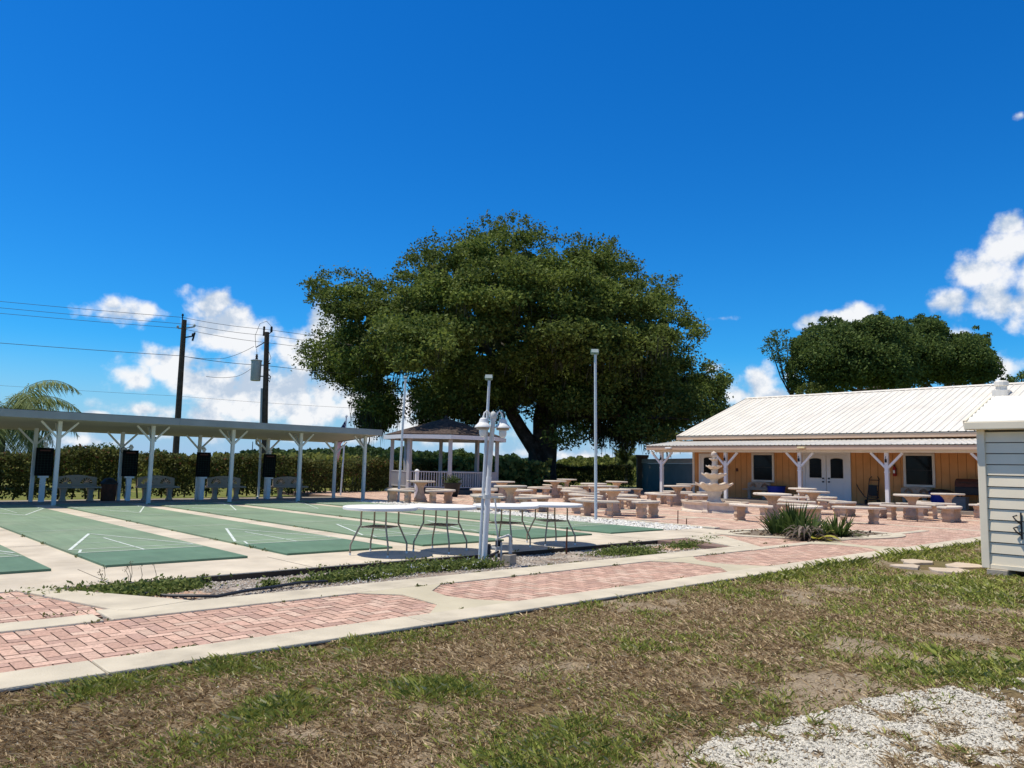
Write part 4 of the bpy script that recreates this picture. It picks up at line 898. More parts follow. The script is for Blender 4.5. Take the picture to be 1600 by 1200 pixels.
# porch
pf = YL+.82; pr = YR-.6
mb = MB(); mb.box((XF-.35, pr, -.02), (XW, YL+.6, .11)); pch = mb.build('porch', M['deck'], bd)
mb = MB(); roof_plane(mb, XF-.5, 2.50, XW, 2.84, pr, pf, .2, .022, .03, .03); mb.build('porch_roof', M['roof_white'], pch)
mb = MB(); mb.box((XF-.48, pr, 2.30), (XF-.43, pf-.01, 2.468)); mb.box((XF-.43, pf-.06, 2.30), (XW, pf-.015, 2.468)); mb.build('porch_fascia', M['tan_trim'], pch, bevel=.008)
mb = MB(); mb.box((XF-.09, pr, 2.20), (XF+.06, pf-.25, 2.30)); mb.box((XF-.42, pr, 2.302), (XW-.01, pf-.07, 2.33)); mb.build('porch_beam', M['cream_trim'], pch)
for k in range(8):
    y = 22.78-3.54*k
    if y < pr: break
    mb = MB(); mb.box((XF-.07, y-.07, .11), (XF+.07, y+.07, 2.20)); p = mb.build('porch_post', M['white'], pch, bevel=.008)
    mb = MB(); mb.box((XF-.082, y-.082, 1.42), (XF+.082, y+.082, 1.47)); mb.build('post_collar', M['white'], p)
    for s in (-1, 1):
        mb = MB(); mb.beam((XF-.0, y+s*.05, 1.62), (XF-.0, y+s*.60, 2.195), .085, .085, up=(1, 0, 0)); mb.build('post_brace', M['white'], p)
    mb = MB(); mb.box((XF-.13, y-.03, 1.82), (XF-.073, y+.03, 1.95)); mb.tube([(XF-.11, y, 1.95), (XF-.14, y, 2.02), (XF-.09, y, 2.05)], .012, 5); mb.build('post_lantern', M['black'], p)
# windows and doors of the front wall (each a part with sub-parts)
def window(y0, y1, z0, z1):
    mb = MB(); w = .10
    mb.box((XW-.06, y0-w, z1), (XW, y1+w, z1+w)); mb.box((XW-.07, y0-w, z0-w), (XW, y1+w, z0)); mb.box((XW-.058, y0-w, z0), (XW, y0, z1)); mb.box((XW-.058, y1, z0), (XW, y1+w, z1))
    wn = mb.build('window', M['cream_trim'], bd, bevel=.006)
    mb = MB(); mb.box((XW-.025, y0, z0), (XW-.005, y1, z1)); mb.build('pane', M['glass'], wn)
    mb = MB(); mb.box((XW-.035, y0, (z0+z1)/2-.015), (XW-.0255, y1, (z0+z1)/2+.015)); mb.build('meeting_rail', M['black'], wn)
window(11.30, 12.30, .98, 2.14); window(18.2, 19.15, .98, 2.14)
def door(y0, y1, z1, hand, gl=True):
    mb = MB(); mb.box((XW-.05, y0, .115), (XW-.004, y1, z1)); d = mb.build('door', M['white'], bd, bevel=.006)
    ym = (y0+y1)/2; w = (y1-y0)*.29; zb = 1.15; zt = z1-.20
    arch = [(ym-w, zb), (ym+w, zb)]+[(ym+w*math.cos(math.pi*i/10), zt+.07*math.sin(math.pi*i/10)) for i in range(0, 11)]
    n = len(arch)
    def pl(x0, x1, sc):
        c = np.array([ym, (zb+zt)/2]); A = [c+(np.array(p)-c)*sc for p in arch]; mb = MB()
        mb.add([(x0, p[0], p[1]) for p in A]+[(x1, p[0], p[1]) for p in A], [tuple(range(n)), tuple(range(n, 2*n))[::-1]]+[(i, n+i, n+(i+1) % n, (i+1) % n) for i in range(n)]); return mb
    pl(XW-.062, XW-.051, 1.05).build('glass_frame', M['cream_trim'], d); pl(XW-.068, XW-.0625, 1.).build('pane', M['glass'], d)
    mb = MB(); mb.box((XW-.06, ym-w, .3), (XW-.0505, ym+w, .95)); mb.build('lower_panel', M['white'], d, bevel=.008)
    for z, hn in ((.98, 'handle'), (1.13, 'deadbolt')): MB().box((XW-.12, hand-.035, z-.03), (XW-.0505, hand+.035, z+.03)).build(hn, M['black'], d, bevel=.01)
door(14.68, 15.62, 2.14, 15.50); door(15.64, 16.58, 2.14, 15.76)
mb = MB(); mb.box((XW-.065, 14.55, .11), (XW-.003, 14.677, 2.26)); mb.box((XW-.065, 16.583, .11), (XW-.003, 16.71, 2.26)); mb.box((XW-.064, 14.675, 2.142), (XW-.003, 16.585, 2.26)); mb.build('door_frame', M['white'], bd, bevel=.006)
door(21.2, 22.05, 2.14, 21.3)
mb = MB(); mb.box((XW-.065, 22.055, .11), (XW-.003, 22.16, 2.2)); mb.box((XW-.065, 21.09, .11), (XW-.003, 21.195, 2.2)); mb.box((XW-.064, 21.195, 2.142), (XW-.003, 22.055, 2.2)); mb.build('door_frame', M['white'], bd)
mb = MB(); mb.box((XW-.03, YL-.11, .11), (XW-.002, YL+.012, 2.78)); mb.build('corner_board', M['cream_trim'], bd)
mb = MB(); mb.box((XW-.05, 20.0, 1.35), (XW-.002, 20.09, 1.5)); mb.build('outlet_box', M['rust'], bd)
for y, nm in ((15.35, 'cream'), (22.0, 'white')):
    mb = MB(); mb.box((XF-.62, y-.17, 2.34), (XF-.482, y+.17, 2.42)); mb.build('porch_light', mat('lamp_cream', (.75, .62, .36), .4) if nm == 'cream' else M['white'], bd, bevel=.03)

# porch clutter
def fan_dup(loc, rz, l): 
    b = dup(FB, loc, rz, l); b['group'] = 'fan-back benches on the porch'; return b
fan_dup((XW-.42, 18.75, .11), R_(-90), 'concrete fan-back bench under the left porch window'); fan_dup((XW-.42, 11.85, .11), R_(-90), 'concrete fan-back bench under the right porch window')
def bin_(loc, r, h, l, lid):
    t = thing('plastic_bin', l, 'bin', loc); mb = MB(); mb.lathe([(r*.82, 0), (r*.85, .02), (r, h-.04), (r*1.06, h-.03), (r*1.06, h)], 20, cap=True); mb.build('bin_body', M['blue_plastic'], t, smooth=True)
    mb = MB(); mb.lathe([(r*1.1, h), (r*1.1, h+.03), (r*.8, h+.10), (.03, h+.14)] if lid else [(r*1.07, h-.01), (r*1.07, h+.015), (r*.95, h+.018), (.03, h+.02)], 20); mb.build('lid', M['pot'], t, smooth=True)
bin_((XW-.5, 17.75, .11), .40, .62, 'wide blue plastic tub beside the left porch bench', False); bin_((XW-.55, 10.85, .11), .40, .60, 'blue plastic bin with black lid beside right porch bench', True)
t = thing('barbecue_grill', 'rusty brown hooded grill on the porch near the shed', 'grill', (XW-.6, 9.75, .11))
mb = MB(); mb.box((-.28, -.5, .55), (.28, .5, .85)); mb.build('firebox', M['black'], t, bevel=.02)
mb = MB(); n = 10
vs = []
for y in (-.5, .5):
    for i in range(n+1): a = math.pi*i/n; vs.append((.28*math.cos(a), y, .855+.30*math.sin(a)))
fs = [(i, i+1, n+2+i, n+1+i) for i in range(n)]+[tuple(range(n+1))[::-1], tuple(range(n+1, 2*n+2))]; mb.add(vs, fs); mb.build('hood', M['rust'], t, smooth=True)
mb = MB(); mb.beam((-.31, -.35, 1.0), (-.31, .35, 1.0), .025); mb.build('handle', M['black'], t)
for sx in (-.22, .22):
    for sy in (-.42, .42): mb = MB(); mb.box((sx-.025, sy-.025, 0), (sx+.025, sy+.025, .55)); mb.build('leg', M['black'], t)
mb = MB(); mb.box((-.24, -.44, .16), (.24, .44, .19)); mb.build('lower_shelf', M['black'], t)
t = thing('storage_box', 'low grey storage box in front of the grill', 'box', (XW-1.15, 10.05, .11)); mb = MB(); mb.box((-.2, -.3, 0), (.2, .3, .42)); mb.build('box_body', M['grey_box'], t, bevel=.015); mb = MB(); mb.box((-.215, -.315, .42), (.215, .315, .47)); mb.build('lid', M['grey_box'], t, bevel=.012)
t = thing('hand_truck', 'dark two-wheeled hand truck leaning on the porch wall', 'hand truck', (XW-.28, 13.55, .11))
for s in (-.2, .2): mb = MB(); mb.tube([(-.1, s, .12), (.18, s, 1.05), (.22, s*.6, 1.15)], .018, 6); mb.build('rail', M['black'], t)
for f in (.2, .45, .7, .95): MB().beam((-.1+.28*f, -.2, .12+.93*f), (-.1+.28*f, .2, .12+.93*f), .03).build('crossbar', M['black'], t)
MB().box((-.02, -.17, .35), (.01, .17, .8)).build('back_panel', M['black'], t); mb = MB(); mb.box((-.34, -.2, .02), (-.1, .2, .035)); mb.build('toe_plate', M['black'], t)
for s in (-.26, .26): mb = MB(); vs = [(.1*math.cos(2*math.pi*k/14)-.06, s+d, .1+.1*math.sin(2*math.pi*k/14)) for d in (-.025, .025) for k in range(14)]; mb.add(vs, [tuple(range(14)), tuple(range(14, 28))[::-1]]+[(k, 14+k, 14+(k+1) % 14, (k+1) % 14) for k in range(14)]); mb.build('wheel', M['pot'], t)
t = thing('fire_extinguisher', 'red fire extinguisher mounted on the porch wall', 'extinguisher', (XW-.1, 12.72, 1.3)); mb = MB(); mb.lathe([(.06, 0), (.075, .02), (.075, .32), (.05, .38), (.03, .40)], 14); mb.build('cylinder', M['red'], t, smooth=True); mb = MB(); mb.box((-.03, -.03, .40), (.03, .03, .48)); mb.beam((-.02, 0, .47), (-.02, .12, .44), .02); mb.tube([(-.02, -.02, .44), (-.06, -.1, .3), (-.07, -.09, .1)], .012, 5); mb.build('valve', M['black'], t); mb = MB(); mb.box((-.079, -.035, .12), (-.072, .035, .24)); mb.build('paper_tag', M['white'], t)
mb = MB(); mb.tube([(XW-.03, 14.3, .88), (XW-.12, 14.28, .9), (XW-.14, 14.2, .75), (XW-.16, 13.95, .42), (XW-.17, 13.75, .3), (XW-.18, 13.5, .32), (XW-.18, 13.35, .42)], .018, 6); tag(mb.build('hose_pipe', M['hose'], smooth=True), 'dark hose drooping from a tap beside the double doors', 'hose')

# ------------------------------------------------------------------ shed at right
sd_ = thing('garden_shed', 'white lap-sided garden shed with metal roof at right edge', 'shed')
XS, YS = 12.69, 3.67
mb = MB(); z0 = .12; lap = .158; i = 0
x0 = XS; zt = 2.03
bk = MB(); bk.box((x0+.012, -1.19, .11), (x0+.02, YS-.051, 2.03)); bk.build('lap_shadow_backing', mat('lap_shadow_backing', (.10, .10, .09), .9), sd_)  # dark sheet behind the board gaps, paints the shadow lines under the laps
while z0+lap*i < zt-.01:
    a, b = z0+lap*i, min(z0+lap*(i+1), zt)-.013; mb.add([(x0-.020, YS-.05, a), (x0-.020, -1.2, a), (x0-.006, -1.2, b), (x0-.006, YS-.05, b), (x0+.01, YS-.05, a), (x0+.01, -1.2, a), (x0+.01, -1.2, b), (x0+.01, YS-.05, b)], [(0, 3, 2, 1), (0, 1, 5, 4), (2, 3, 7, 6)]); i += 1
mb.box((x0+.022, -1.2, .10), (x0+2.2, YS-.02, 2.04)); mb.build('wall', M['siding'], sd_)
mb = MB(); mb.box((x0-.045, YS-.09, .06), (x0+.05, YS+.012, 2.06)); mb.box((x0-.034, -1.2, .055), (x0+.03, YS-.09, .118)); mb.build('corner_trim', M['siding'], sd_, bevel=.006)
mb = MB(); vs = [(x0, YS, 2.0), (x0+2.2, YS, 2.0), (x0+1.1, YS, 2.5), (x0, YS-.1, 2.0), (x0+2.2, YS-.1, 2.0), (x0+1.1, YS-.1, 2.5)]; mb.add(vs, [(0, 1, 2)[::-1], (3, 4, 5), (0, 2, 5, 3), (2, 1, 4, 5)]); mb.build('gable', M['siding'], sd_)
def ribbed_h(mb, xa, za, xb, zb, y0, y1, k):
    for j in range(k):
        f0, f1 = j/k, (j+1)/k; q = lambda f, h: (xa+(xb-xa)*f, za+(zb-za)*f+h)
        pts = [q(f0, .0), q(f0+(f1-f0)*.55, .0), q(f0+(f1-f0)*.65, .022), q(f0+(f1-f0)*.9, .022), q(f1, 0)]
        for m in range(4):
            a, b = pts[m], pts[m+1]; mb.add([(a[0], y0, a[1]), (a[0], y1, a[1]), (b[0], y1, b[1]), (b[0], y0, b[1])], [(0, 3, 2, 1) if xb > xa else (0, 1, 2, 3)])
xe = x0-.17; xr = x0+1.12
mb = MB(); ribbed_h(mb, xe+.02, 2.155, xr, 2.60, -1.3, YS+.10, 7); ribbed_h(mb, 2*xr-xe-.02, 2.155, xr, 2.60, -1.3, YS+.10, 7); mb.add([(xe+.02, -1.3, 2.12), (xe+.02, YS+.10, 2.12), (xr, YS+.1, 2.565), (xr, -1.3, 2.565)], [(0, 1, 2, 3)]); srf = mb.build('roof', M['roof_shed'], sd_)
mb = MB(); mb.box((xe-.02, -1.3, 2.035), (xe+.07, YS+.13, 2.15)); mb.build('gutter', M['siding'], srf, bevel=.012)
for xa in (xe+.02, 2*xr-xe): MB().beam((xa, YS+.125, 2.115), (xr, YS+.125, 2.56), .045, .125).build('rake_board', M['siding'], srf, bevel=.006)
mb = MB(); mb.box((xe+.0702, -1.3, 2.036), (x0-.001, YS+.1, 2.05)); mb.build('soffit', M['siding'], srf)
for y in (YS-.22, YS-1.5, YS-3.0): mb = MB(); mb.box((x0-.09, y-.1, -.1), (x0+.3, y+.16, .052)); mb.build('support_block', M['block'], sd_, bevel=.008)
t = thing('wall_bracket', 'small black scrollwork bracket on the shed siding at frame edge', 'bracket', (x0-.03, 3.17, .55))
mb = MB()
for zz in (0, .16): mb.tube([(0, 0, zz), (-.05, .05, zz+.05), (-.03, .09, zz+.1), (-.02, .04, zz+.12)], .012, 5)
mb.tube([(0, 0, -.05), (0, 0, .32)], .012, 5); mb.build('scroll', M['black'], t)
gp = 0
for i, (dx, dy, r, s, l) in enumerate(((-.12, .50, .40, 1, 'pale stepping stone nearest the shed corner'), (.68, .58, .40, 2, 'pale stepping stone at the back of the shed slabs'), (-.12, 1.10, .30, 3, 'pale stepping stone in the middle of the shed slabs'), (.55, 1.22, .34, 4, 'pale stepping stone farthest from the shed corner'))):
    pts = [(x0+dx+r*(.85+.25*math.sin(s*3.1+k*1.7))*math.cos(2*math.pi*k/9), YS-.1+dy+r*.75*(.85+.25*math.cos(s*2.3+k*2.1))*math.sin(2*math.pi*k/9)) for k in range(9)]
    mb = MB(); mb.prism(pts, -.1, -.010+.008*(i % 2)); tag(mb.build('stepping_stone', M['flag_stone'], bevel=.01), l, 'stepping stone', 'stepping stones at the shed')

# ------------------------------------------------------------------ gazebo
gc = D(694, 760, 38.6); gz = thing('gazebo', 'octagonal white gazebo with brown shingle roof under the oak', 'gazebo', (gc[0], gc[1], 0))
va = math.atan2(-FV[1], -FV[0])   # towards the viewpoint
def octa(r, off=10): return [(r*math.cos(va+R_(off+45*k)), r*math.sin(va+R_(off+45*k))) for k in range(8)]
Rp = 2.62
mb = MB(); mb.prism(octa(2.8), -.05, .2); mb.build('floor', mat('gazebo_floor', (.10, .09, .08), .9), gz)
mb = MB(); P = octa(3.05); ap = (0, 0, 3.70); ze = 2.78
mb.add([(*p, ze) for p in P]+[ap], [(k, (k+1) % 8, 8) for k in range(8)]); mb.add([(*p, ze-.03) for p in P], [tuple(range(8))[::-1]]); rf = mb.build('roof', M['shingle'], gz)
mb = MB(); mb.lathe([(.10, 3.64), (.10, 3.76), (.03, 3.82)], 8); mb.build('roof_cap', M['shingle'], rf)
mb = MB()
for k in range(8):
    p, q = P[k], P[(k+1) % 8]; mb.beam((*p, ze-.13), (*q, ze-.13), .05, .19)
mb.build('fascia', M['white'], rf)
PP = octa(Rp)
for k in range(8):
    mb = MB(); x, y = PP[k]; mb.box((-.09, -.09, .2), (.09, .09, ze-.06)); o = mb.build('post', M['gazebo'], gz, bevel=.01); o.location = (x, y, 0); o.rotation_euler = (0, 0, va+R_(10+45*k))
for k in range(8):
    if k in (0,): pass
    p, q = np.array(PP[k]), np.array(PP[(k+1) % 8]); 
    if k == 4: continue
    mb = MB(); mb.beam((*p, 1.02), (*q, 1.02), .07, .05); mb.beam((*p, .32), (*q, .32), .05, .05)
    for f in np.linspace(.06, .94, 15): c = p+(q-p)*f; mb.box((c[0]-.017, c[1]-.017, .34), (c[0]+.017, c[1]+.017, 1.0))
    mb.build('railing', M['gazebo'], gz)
pl = G(706, 776); t = thing('planter_pot', 'dark planter pot with green plant before the gazebo', 'planter', (pl[0], pl[1], 0))
mb = MB(); mb.lathe([(.22, 0), (.25, .03), (.36, .5), (.40, .55), (.40, .60), (.34, .60), (.02, .56)], 20); mb.build('pot', M['pot'], t, smooth=True)
C = rng.normal(size=(500, 3))*np.array([.17, .17, .1])+np.array([0, 0, .68]); leaves('plant', C, .09, greens(500, (.04, .07, .02), (.12, .16, .05)), M['leaf'], t, up=.5)
bp = G(643, 780); t = thing('white_post', 'short white post standing behind the table near gazebo', 'post', (bp[0]+.9, bp[1]+.95, 0)); mb = MB(); mb.lathe([(.08, 0), (.08, 1.05), (.1, 1.06), (.1, 1.1), (.03, 1.16)], 10); mb.build('post_shaft', M['white'], t)

# ------------------------------------------------------------------ poles and lamps
def flood(name_l, base, h, leanx=0, first=None, r=.042, k=.72):
    t = thing('floodlight_pole', name_l, 'light pole', (base[0], base[1], 0), 0, 'floodlight poles')
    top = np.array([0, 0, h])+RV*leanx
    mb = MB(); mb.tube([(0, 0, -.05), tuple(top*.3+UP*0), tuple(top)], [r, r*.95, r*.85], 12); mb.build('pole_shaft', M['pole'], t, smooth=True)
    mb = MB(); a = -FV*.10-RV*.05
    hd = mb.box((-.17*k, -.09*k, 0), (.13*k, .09*k, .19*k)).build('lamp_head', M['verdigris'], t, bevel=.025); hd.location = tuple(top+UP*.01); hd.rotation_euler = (R_(-20), 0, -TH+R_(0))
    mb = MB(); mb.box((-.15*k, -.09*k-.010, .03*k), (.11*k, -.09*k-.001, .165*k)); l = mb.build('lamp_lens', M['lens'], hd)
    return t
flood('tall white floodlight pole standing in the white rock bed', (15.68, 13.65), 4.42, -.06)
flood('tall white floodlight pole between shelter and gazebo', (15.96, 23.25), 4.45, .10, r=.045, k=.45)
flood('thin white floodlight pole strapped behind the lantern post', (7.40, 8.66), 2.62, .075, r=.024, k=.40)
lp = thing('lamp_post', 'white lamp post with two hanging lanterns at slab edge', 'lamp post', (7.43, 8.60, 0))
tp = RV*.085
mb = MB(); mb.tube([(0, 0, -.1), tuple(tp*.5+UP*1.2)], [.040, .040], 14); mb.build('lower_sleeve', M['white'], lp, smooth=True)
mb = MB(); mb.tube([tuple(tp*.48+UP*1.14), tuple(tp+UP*2.06)], [.034, .034], 14); mb.lathe([(.042, 2.06), (.052, 2.08), (.047, 2.12), (.03, 2.15), (.01, 2.16)], 12, tuple(tp)); mb.build('upper_shaft', M['pole_old'], lp, smooth=True)
for s in (-1, 1):
    c = tp+RV*(.145*s)+FV*(.05*s)
    mb = MB(); mb.tube([tuple(tp+UP*2.02+RV*.03*s), tuple(tp+RV*.05*s+FV*.02*s+UP*2.13), tuple(tp+RV*.09*s+FV*.03*s+UP*2.17), tuple(tp+RV*.13*s+FV*.045*s+UP*2.13), tuple(c+UP*2.05)], .013, 8); arm = mb.build('lantern_arm', M['white'], lp, smooth=True)
    mb = MB(); mb.lathe([(.025, 2.06), (.05, 2.045), (.062, 2.0), (.068, 1.985), (.075, 1.98), (.10, 1.955), (.125, 1.925), (.125, 1.918), (.02, 1.93)], 24, tuple(c)); sh_ = mb.build('lantern_shade', M['white'], lp, smooth=True)
    mb = MB(); mb.lathe([(.095, 1.917), (.095, 1.89), (.07, 1.885)], 20, tuple(c)); mb.build('lantern_band', M['bronze'], sh_)
    mb = MB(); mb.lathe([(.055, 1.885), (.058, 1.86), (.055, 1.82), (.04, 1.785), (.01, 1.775)], 16, tuple(c)); mb.build('globe', M['globe'], sh_, smooth=True)
mb = MB(); mb.lathe([(.062, .88), (.062, .94)], 12, tuple(tp*.25)); mb.beam(tuple(tp*.3+UP*.91-RV*.12), tuple(tp*.3+UP*.91+RV*.16), .03, .025); mb.build('strap_clamp', M['pole_old'], lp)
# tap and pipes at the post foot
pp = thing('water_pipes', 'jumble of pvc irrigation pipes and valve at lamp post foot', 'pipes', (7.75, 8.66, -.08))
def P_(l, f, z): return tuple(RV*l+FV*f+UP*z)
mb = MB(); mb.tube([P_(-.02, 0, 0), P_(-.02, 0, .36), P_(.16, 0, .42), P_(.18, 0, .40), P_(.18, 0, 0)], .020, 8); mb.tube([P_(.05, .02, 0), P_(.05, .02, .30), P_(.2, .02, .30), P_(.2, .02, .1)], .017, 8); mb.tube([P_(-.15, .04, .22), P_(.02, .03, .22)], .024, 8); mb.build('pipe_loop', M['pvc'], pp, smooth=True)
mb = MB(); mb.box(P_(-.03, -.03, .25), P_(.05, .06, .34)); mb.tube([P_(-.14, .02, .05), P_(-.14, .02, .28)], .035, 8); mb.tube([P_(.02, .0, .18), P_(-.25, -.06, .06)], .018, 6); mb.build('valve', M['hose'], pp)
mb = MB(); mb.tube([P_(-.06, -.02, .95), P_(-.04, -.04, .8), P_(-.05, -.03, .65), P_(-.02, -.04, .5), P_(0, -.02, .36)], .012, 6); mb.build('flexible_hose', M['pole_old'], pp, smooth=True)
t = thing('concrete_block', 'small tan concrete block beside the irrigation pipes', 'block', (7.84, 8.50, -.085), R_(20)); mb = MB(); mb.box((-.1, -.07, 0), (.1, .07, .15)); b = mb.build('block_body', M['block'], t, bevel=.008); 
for xa in (-.06, .01): MB().box((xa, -.045, .151), (xa+.05, .045, .154)).build('core_hole', M['soil'], t)
for px, py, h, l in ((1059, 818, .33, 'thin rusty stake standing in the white rock bed end'), (1072.5, 820, .16, 'short rusty stake at the kerb beside the taller one'), (885, 858, .36, 'dark thin stake beside the rightmost patio table')):
    p = G(px, py); mb = MB(); mb.tube([(p[0], p[1], -.08), (p[0]+.01, p[1], h)], [.016, .013], 6); tag(mb.build('garden_stake', M['rust']), l, 'stake', 'garden stakes')

# ------------------------------------------------------------------ flag
fp = G(532, 774); ft_ = thing('flag_pole', 'white flagpole behind the shelter end', 'flagpole', (fp[0], fp[1], 0))
mb = MB(); mb.tube([(0, 0, -.1), tuple(UP*3.25+RV*.10)], [.035, .03], 10); mb.build('pole_shaft', M['pole'], ft_, smooth=True); mb = MB(); mb.lathe([(.02, 3.24), (.05, 3.27), (.05, 3.31), (.02, 3.35)], 10, tuple(RV*.10)); mb.build('finial', M['pole'], ft_, smooth=True)
def flag_mesh():
    NU, NV = 48, 39; vs = []; fs = []; tc_ = []
    for i in range(NU+1):
        u = i/NU
        for j in range(NV+1):
            v = j/NV
            fold = .05*math.sin(7*u+2.5*v)*min(1, u*4); lat = -(.02+.36*(1-math.exp(-2.2*u))*(1-.35*v)); z = 3.12-.86*v*(1-.35*u)-1.12*u+.08*math.sin(5*u)
            p = RV*(.09+lat+.025*math.sin(9*u+v*3))+FV*(fold-.03)+UP*z; vs.append(tuple(p))
    for i in range(NU):
        for j in range(NV):
            fs.append((i*(NV+1)+j, (i+1)*(NV+1)+j, (i+1)*(NV+1)+j+1, i*(NV+1)+j+1))
            if i < NU*.4 and j < 21: c = (.65, .65, .66) if (i % 3 == 1 and j % 4 in (1, 2) and (i//3+j//4) % 2 == 0) else (.012, .02, .09)
            else: c = (.78, .02, .03) if (j//3) % 2 == 0 else (.9, .88, .86)
            tc_.append(c)
    m_ = MB(); m_.v = vs; m_.f = fs; m_.t = tc_; return m_
tag(flag_mesh().build('flag', M['cloth'], loc=(fp[0], fp[1], 0), smooth=True), 'limp red white and blue striped flag hanging on pole', 'flag')

# ------------------------------------------------------------------ utility poles and wires
def upole(px0, px1, ytop, dep, l):
    t_ = D(px1, ytop, dep); b = D(px0, 730, dep); t = thing('utility_pole', l, 'utility pole', (b[0], b[1], 0), 0, 'wooden utility poles')
    off = np.array([t_[0]-b[0], t_[1]-b[1], 0]); h = t_[2]
    mb = MB(); mb.tube([tuple(off*-.2+UP*-.2), tuple(off*.5+UP*h*.5), tuple(off+UP*h)], [.17, .15, .125], 12); mb.build('pole_shaft', M['wood_pole'], t, smooth=True); return t, off, h
t1, o1, h1 = upole(273, 288, 500, 40., 'wooden utility pole with side insulators, left of the transformer pole')
def ins(mb, p): mb.lathe([(.05, 0), (.07, .03), (.05, .06), (.07, .09), (.04, .14), (.02, .16)], 8, tuple(p))
mb = MB(); mb.lathe([(.03, -.1), (.03, .2), (.06, .22), (.05, .3), (.02, .34)], 8, tuple(o1+UP*h1-RV*.1)); mb.build('top_insulator', M['black'], t1)
for z, l in ((-.45, .55), (-.95, .5)):
    mb = MB(); a = o1+UP*(h1+z); mb.beam(tuple(a), tuple(a+RV*l+UP*.1), .06); 
    if z > -.6: mb.beam(tuple(a-RV*.3), tuple(a), .06); ins(mb, a-RV*.32)
    ins(mb, a+RV*l+UP*.1); 
    if z < -.6: mb.beam(tuple(a+RV*l+UP*-.15), tuple(a+RV*(l+.1)+UP*.3), .07)
    mb.build('insulator_arm', M['transformer'] if z > -.6 else M['black'], t1)
t2, o2, h2 = upole(413, 417, 519, 41., 'wooden utility pole carrying the grey transformer')
c = o2+UP*(h2-2.1)-RV*.47
mb = MB(); mb.lathe([(.24, -.55), (.26, -.52), (.27, .50), (.30, .52), (.30, .56), (.12, .60), (.02, .61)], 20, tuple(c)); tr = mb.build('transformer', M['transformer'], t2, smooth=True)
mb = MB(); mb.lathe([(.06, .6), (.08, .66), (.05, .7), (.08, .76), (.05, .8), (.07, .86), (.02, .9)], 8, tuple(c)); mb.build('bushing', M['black'], tr)
for za, zb_ in ((.3, 1.8), (-.3, 2.4)): MB().beam(tuple(c+UP*za), tuple(o2+UP*(h2-zb_)), .08, .05).build('mounting_bracket', M['black'], tr)
mb = MB(); a = o2+UP*h2; mb.lathe([(.06, -.2), (.05, .1), (.07, .15), (.05, .2), (.07, .25), (.03, .32)], 8, tuple(a-RV*.16)); mb.beam(tuple(a+RV*.1-UP*.1), tuple(a+RV*.22+UP*.0), .04); mb.lathe([(.06, 0), (.07, .1), (.06, .3), (.03, .32)], 8, tuple(a+RV*.24)); mb.build('cutout_fuse', M['black'], t2); MB().beam(tuple(a-UP*.5), tuple(a-RV*.55-UP*.85), .04).build('fuse_arm', M['black'], t2)
MB().tube([tuple(o2*.1-RV*.17-FV*.12), tuple(o2*.6-RV*.17-FV*.12+UP*5.2)], .06, 8).build('conduit', M['transformer'], t2, smooth=True)
mb = MB()
for dz in (-1.7, -2.05, -2.5): mb.beam(tuple(a+UP*dz), tuple(a+UP*dz+RV*.28), .06)
mb.tube([tuple(a+UP*-2.4+RV*.1), tuple(a+UP*-2.7+RV*.3), tuple(a+UP*-2.4+RV*.33), tuple(a+UP*-2.3+RV*.2)], .03, 6); mb.tube([tuple(a-RV*.55-UP*.85), tuple(a-RV*.62-UP*.2), tuple(a-RV*.4+UP*.45), tuple(a-RV*.05+UP*.6), tuple(a+RV*.24+UP*.3)], .012, 5); mb.tube([tuple(a-RV*.5-UP*.9), tuple(c+UP*.9)], .012, 5); mb.tube([tuple(a+RV*.1-UP*.9), tuple(a+RV*.3-UP*1.4), tuple(a+RV*.1-UP*1.8)], .012, 5); mb.build('jumper_cables', M['wire'], t2)
def wire(pts, l, r=.011, sag=.25):
    P = [D(*p) for p in pts]; Q = []
    for a, b in zip(P[:-1], P[1:]):
        for k in range(8): f = k/8; Q.append(a*(1-f)+b*f-UP*sag*4*f*(1-f)*.3)
    Q.append(P[-1]); mb = MB(); mb.tube(Q, r, 5); tag(mb.build('power_line', M['wire'], smooth=True), l, 'power line', 'power lines')
wire(((-300,440,38),(286,496,40),(411,514,41),(700,548,55)), 'topmost power line crossing both utility poles'); wire(((-300,450,38),(297,507,40),(416,524,41),(700,556,55)), 'second power line from the top, just under the topmost')
wire(((-300,460,38),(283,513,40),(414,535,41),(700,565,55)), 'third power line, lowest of the upper bundle'); wire(((-300,510,38),(283,556,40),(413,571,41),(700,597,55)), 'single power line at transformer height', .014)
wire(((-200,588,60),(280,619,60),(600,640,60)), 'thin faint line low over the shelter roof', .010); wire(((283,556,40),(350,560,40.5),(397,541,41)), 'short slack cable from left pole to transformer fuse'); wire(((322,588,40),(370,588,40.5),(397,572,41)), 'short slack service cable ending beside the transformer')
wire(((1080,622,70),(1150,632,70),(1260,640,75)), 'thin line behind the clubhouse roof corner', .014)

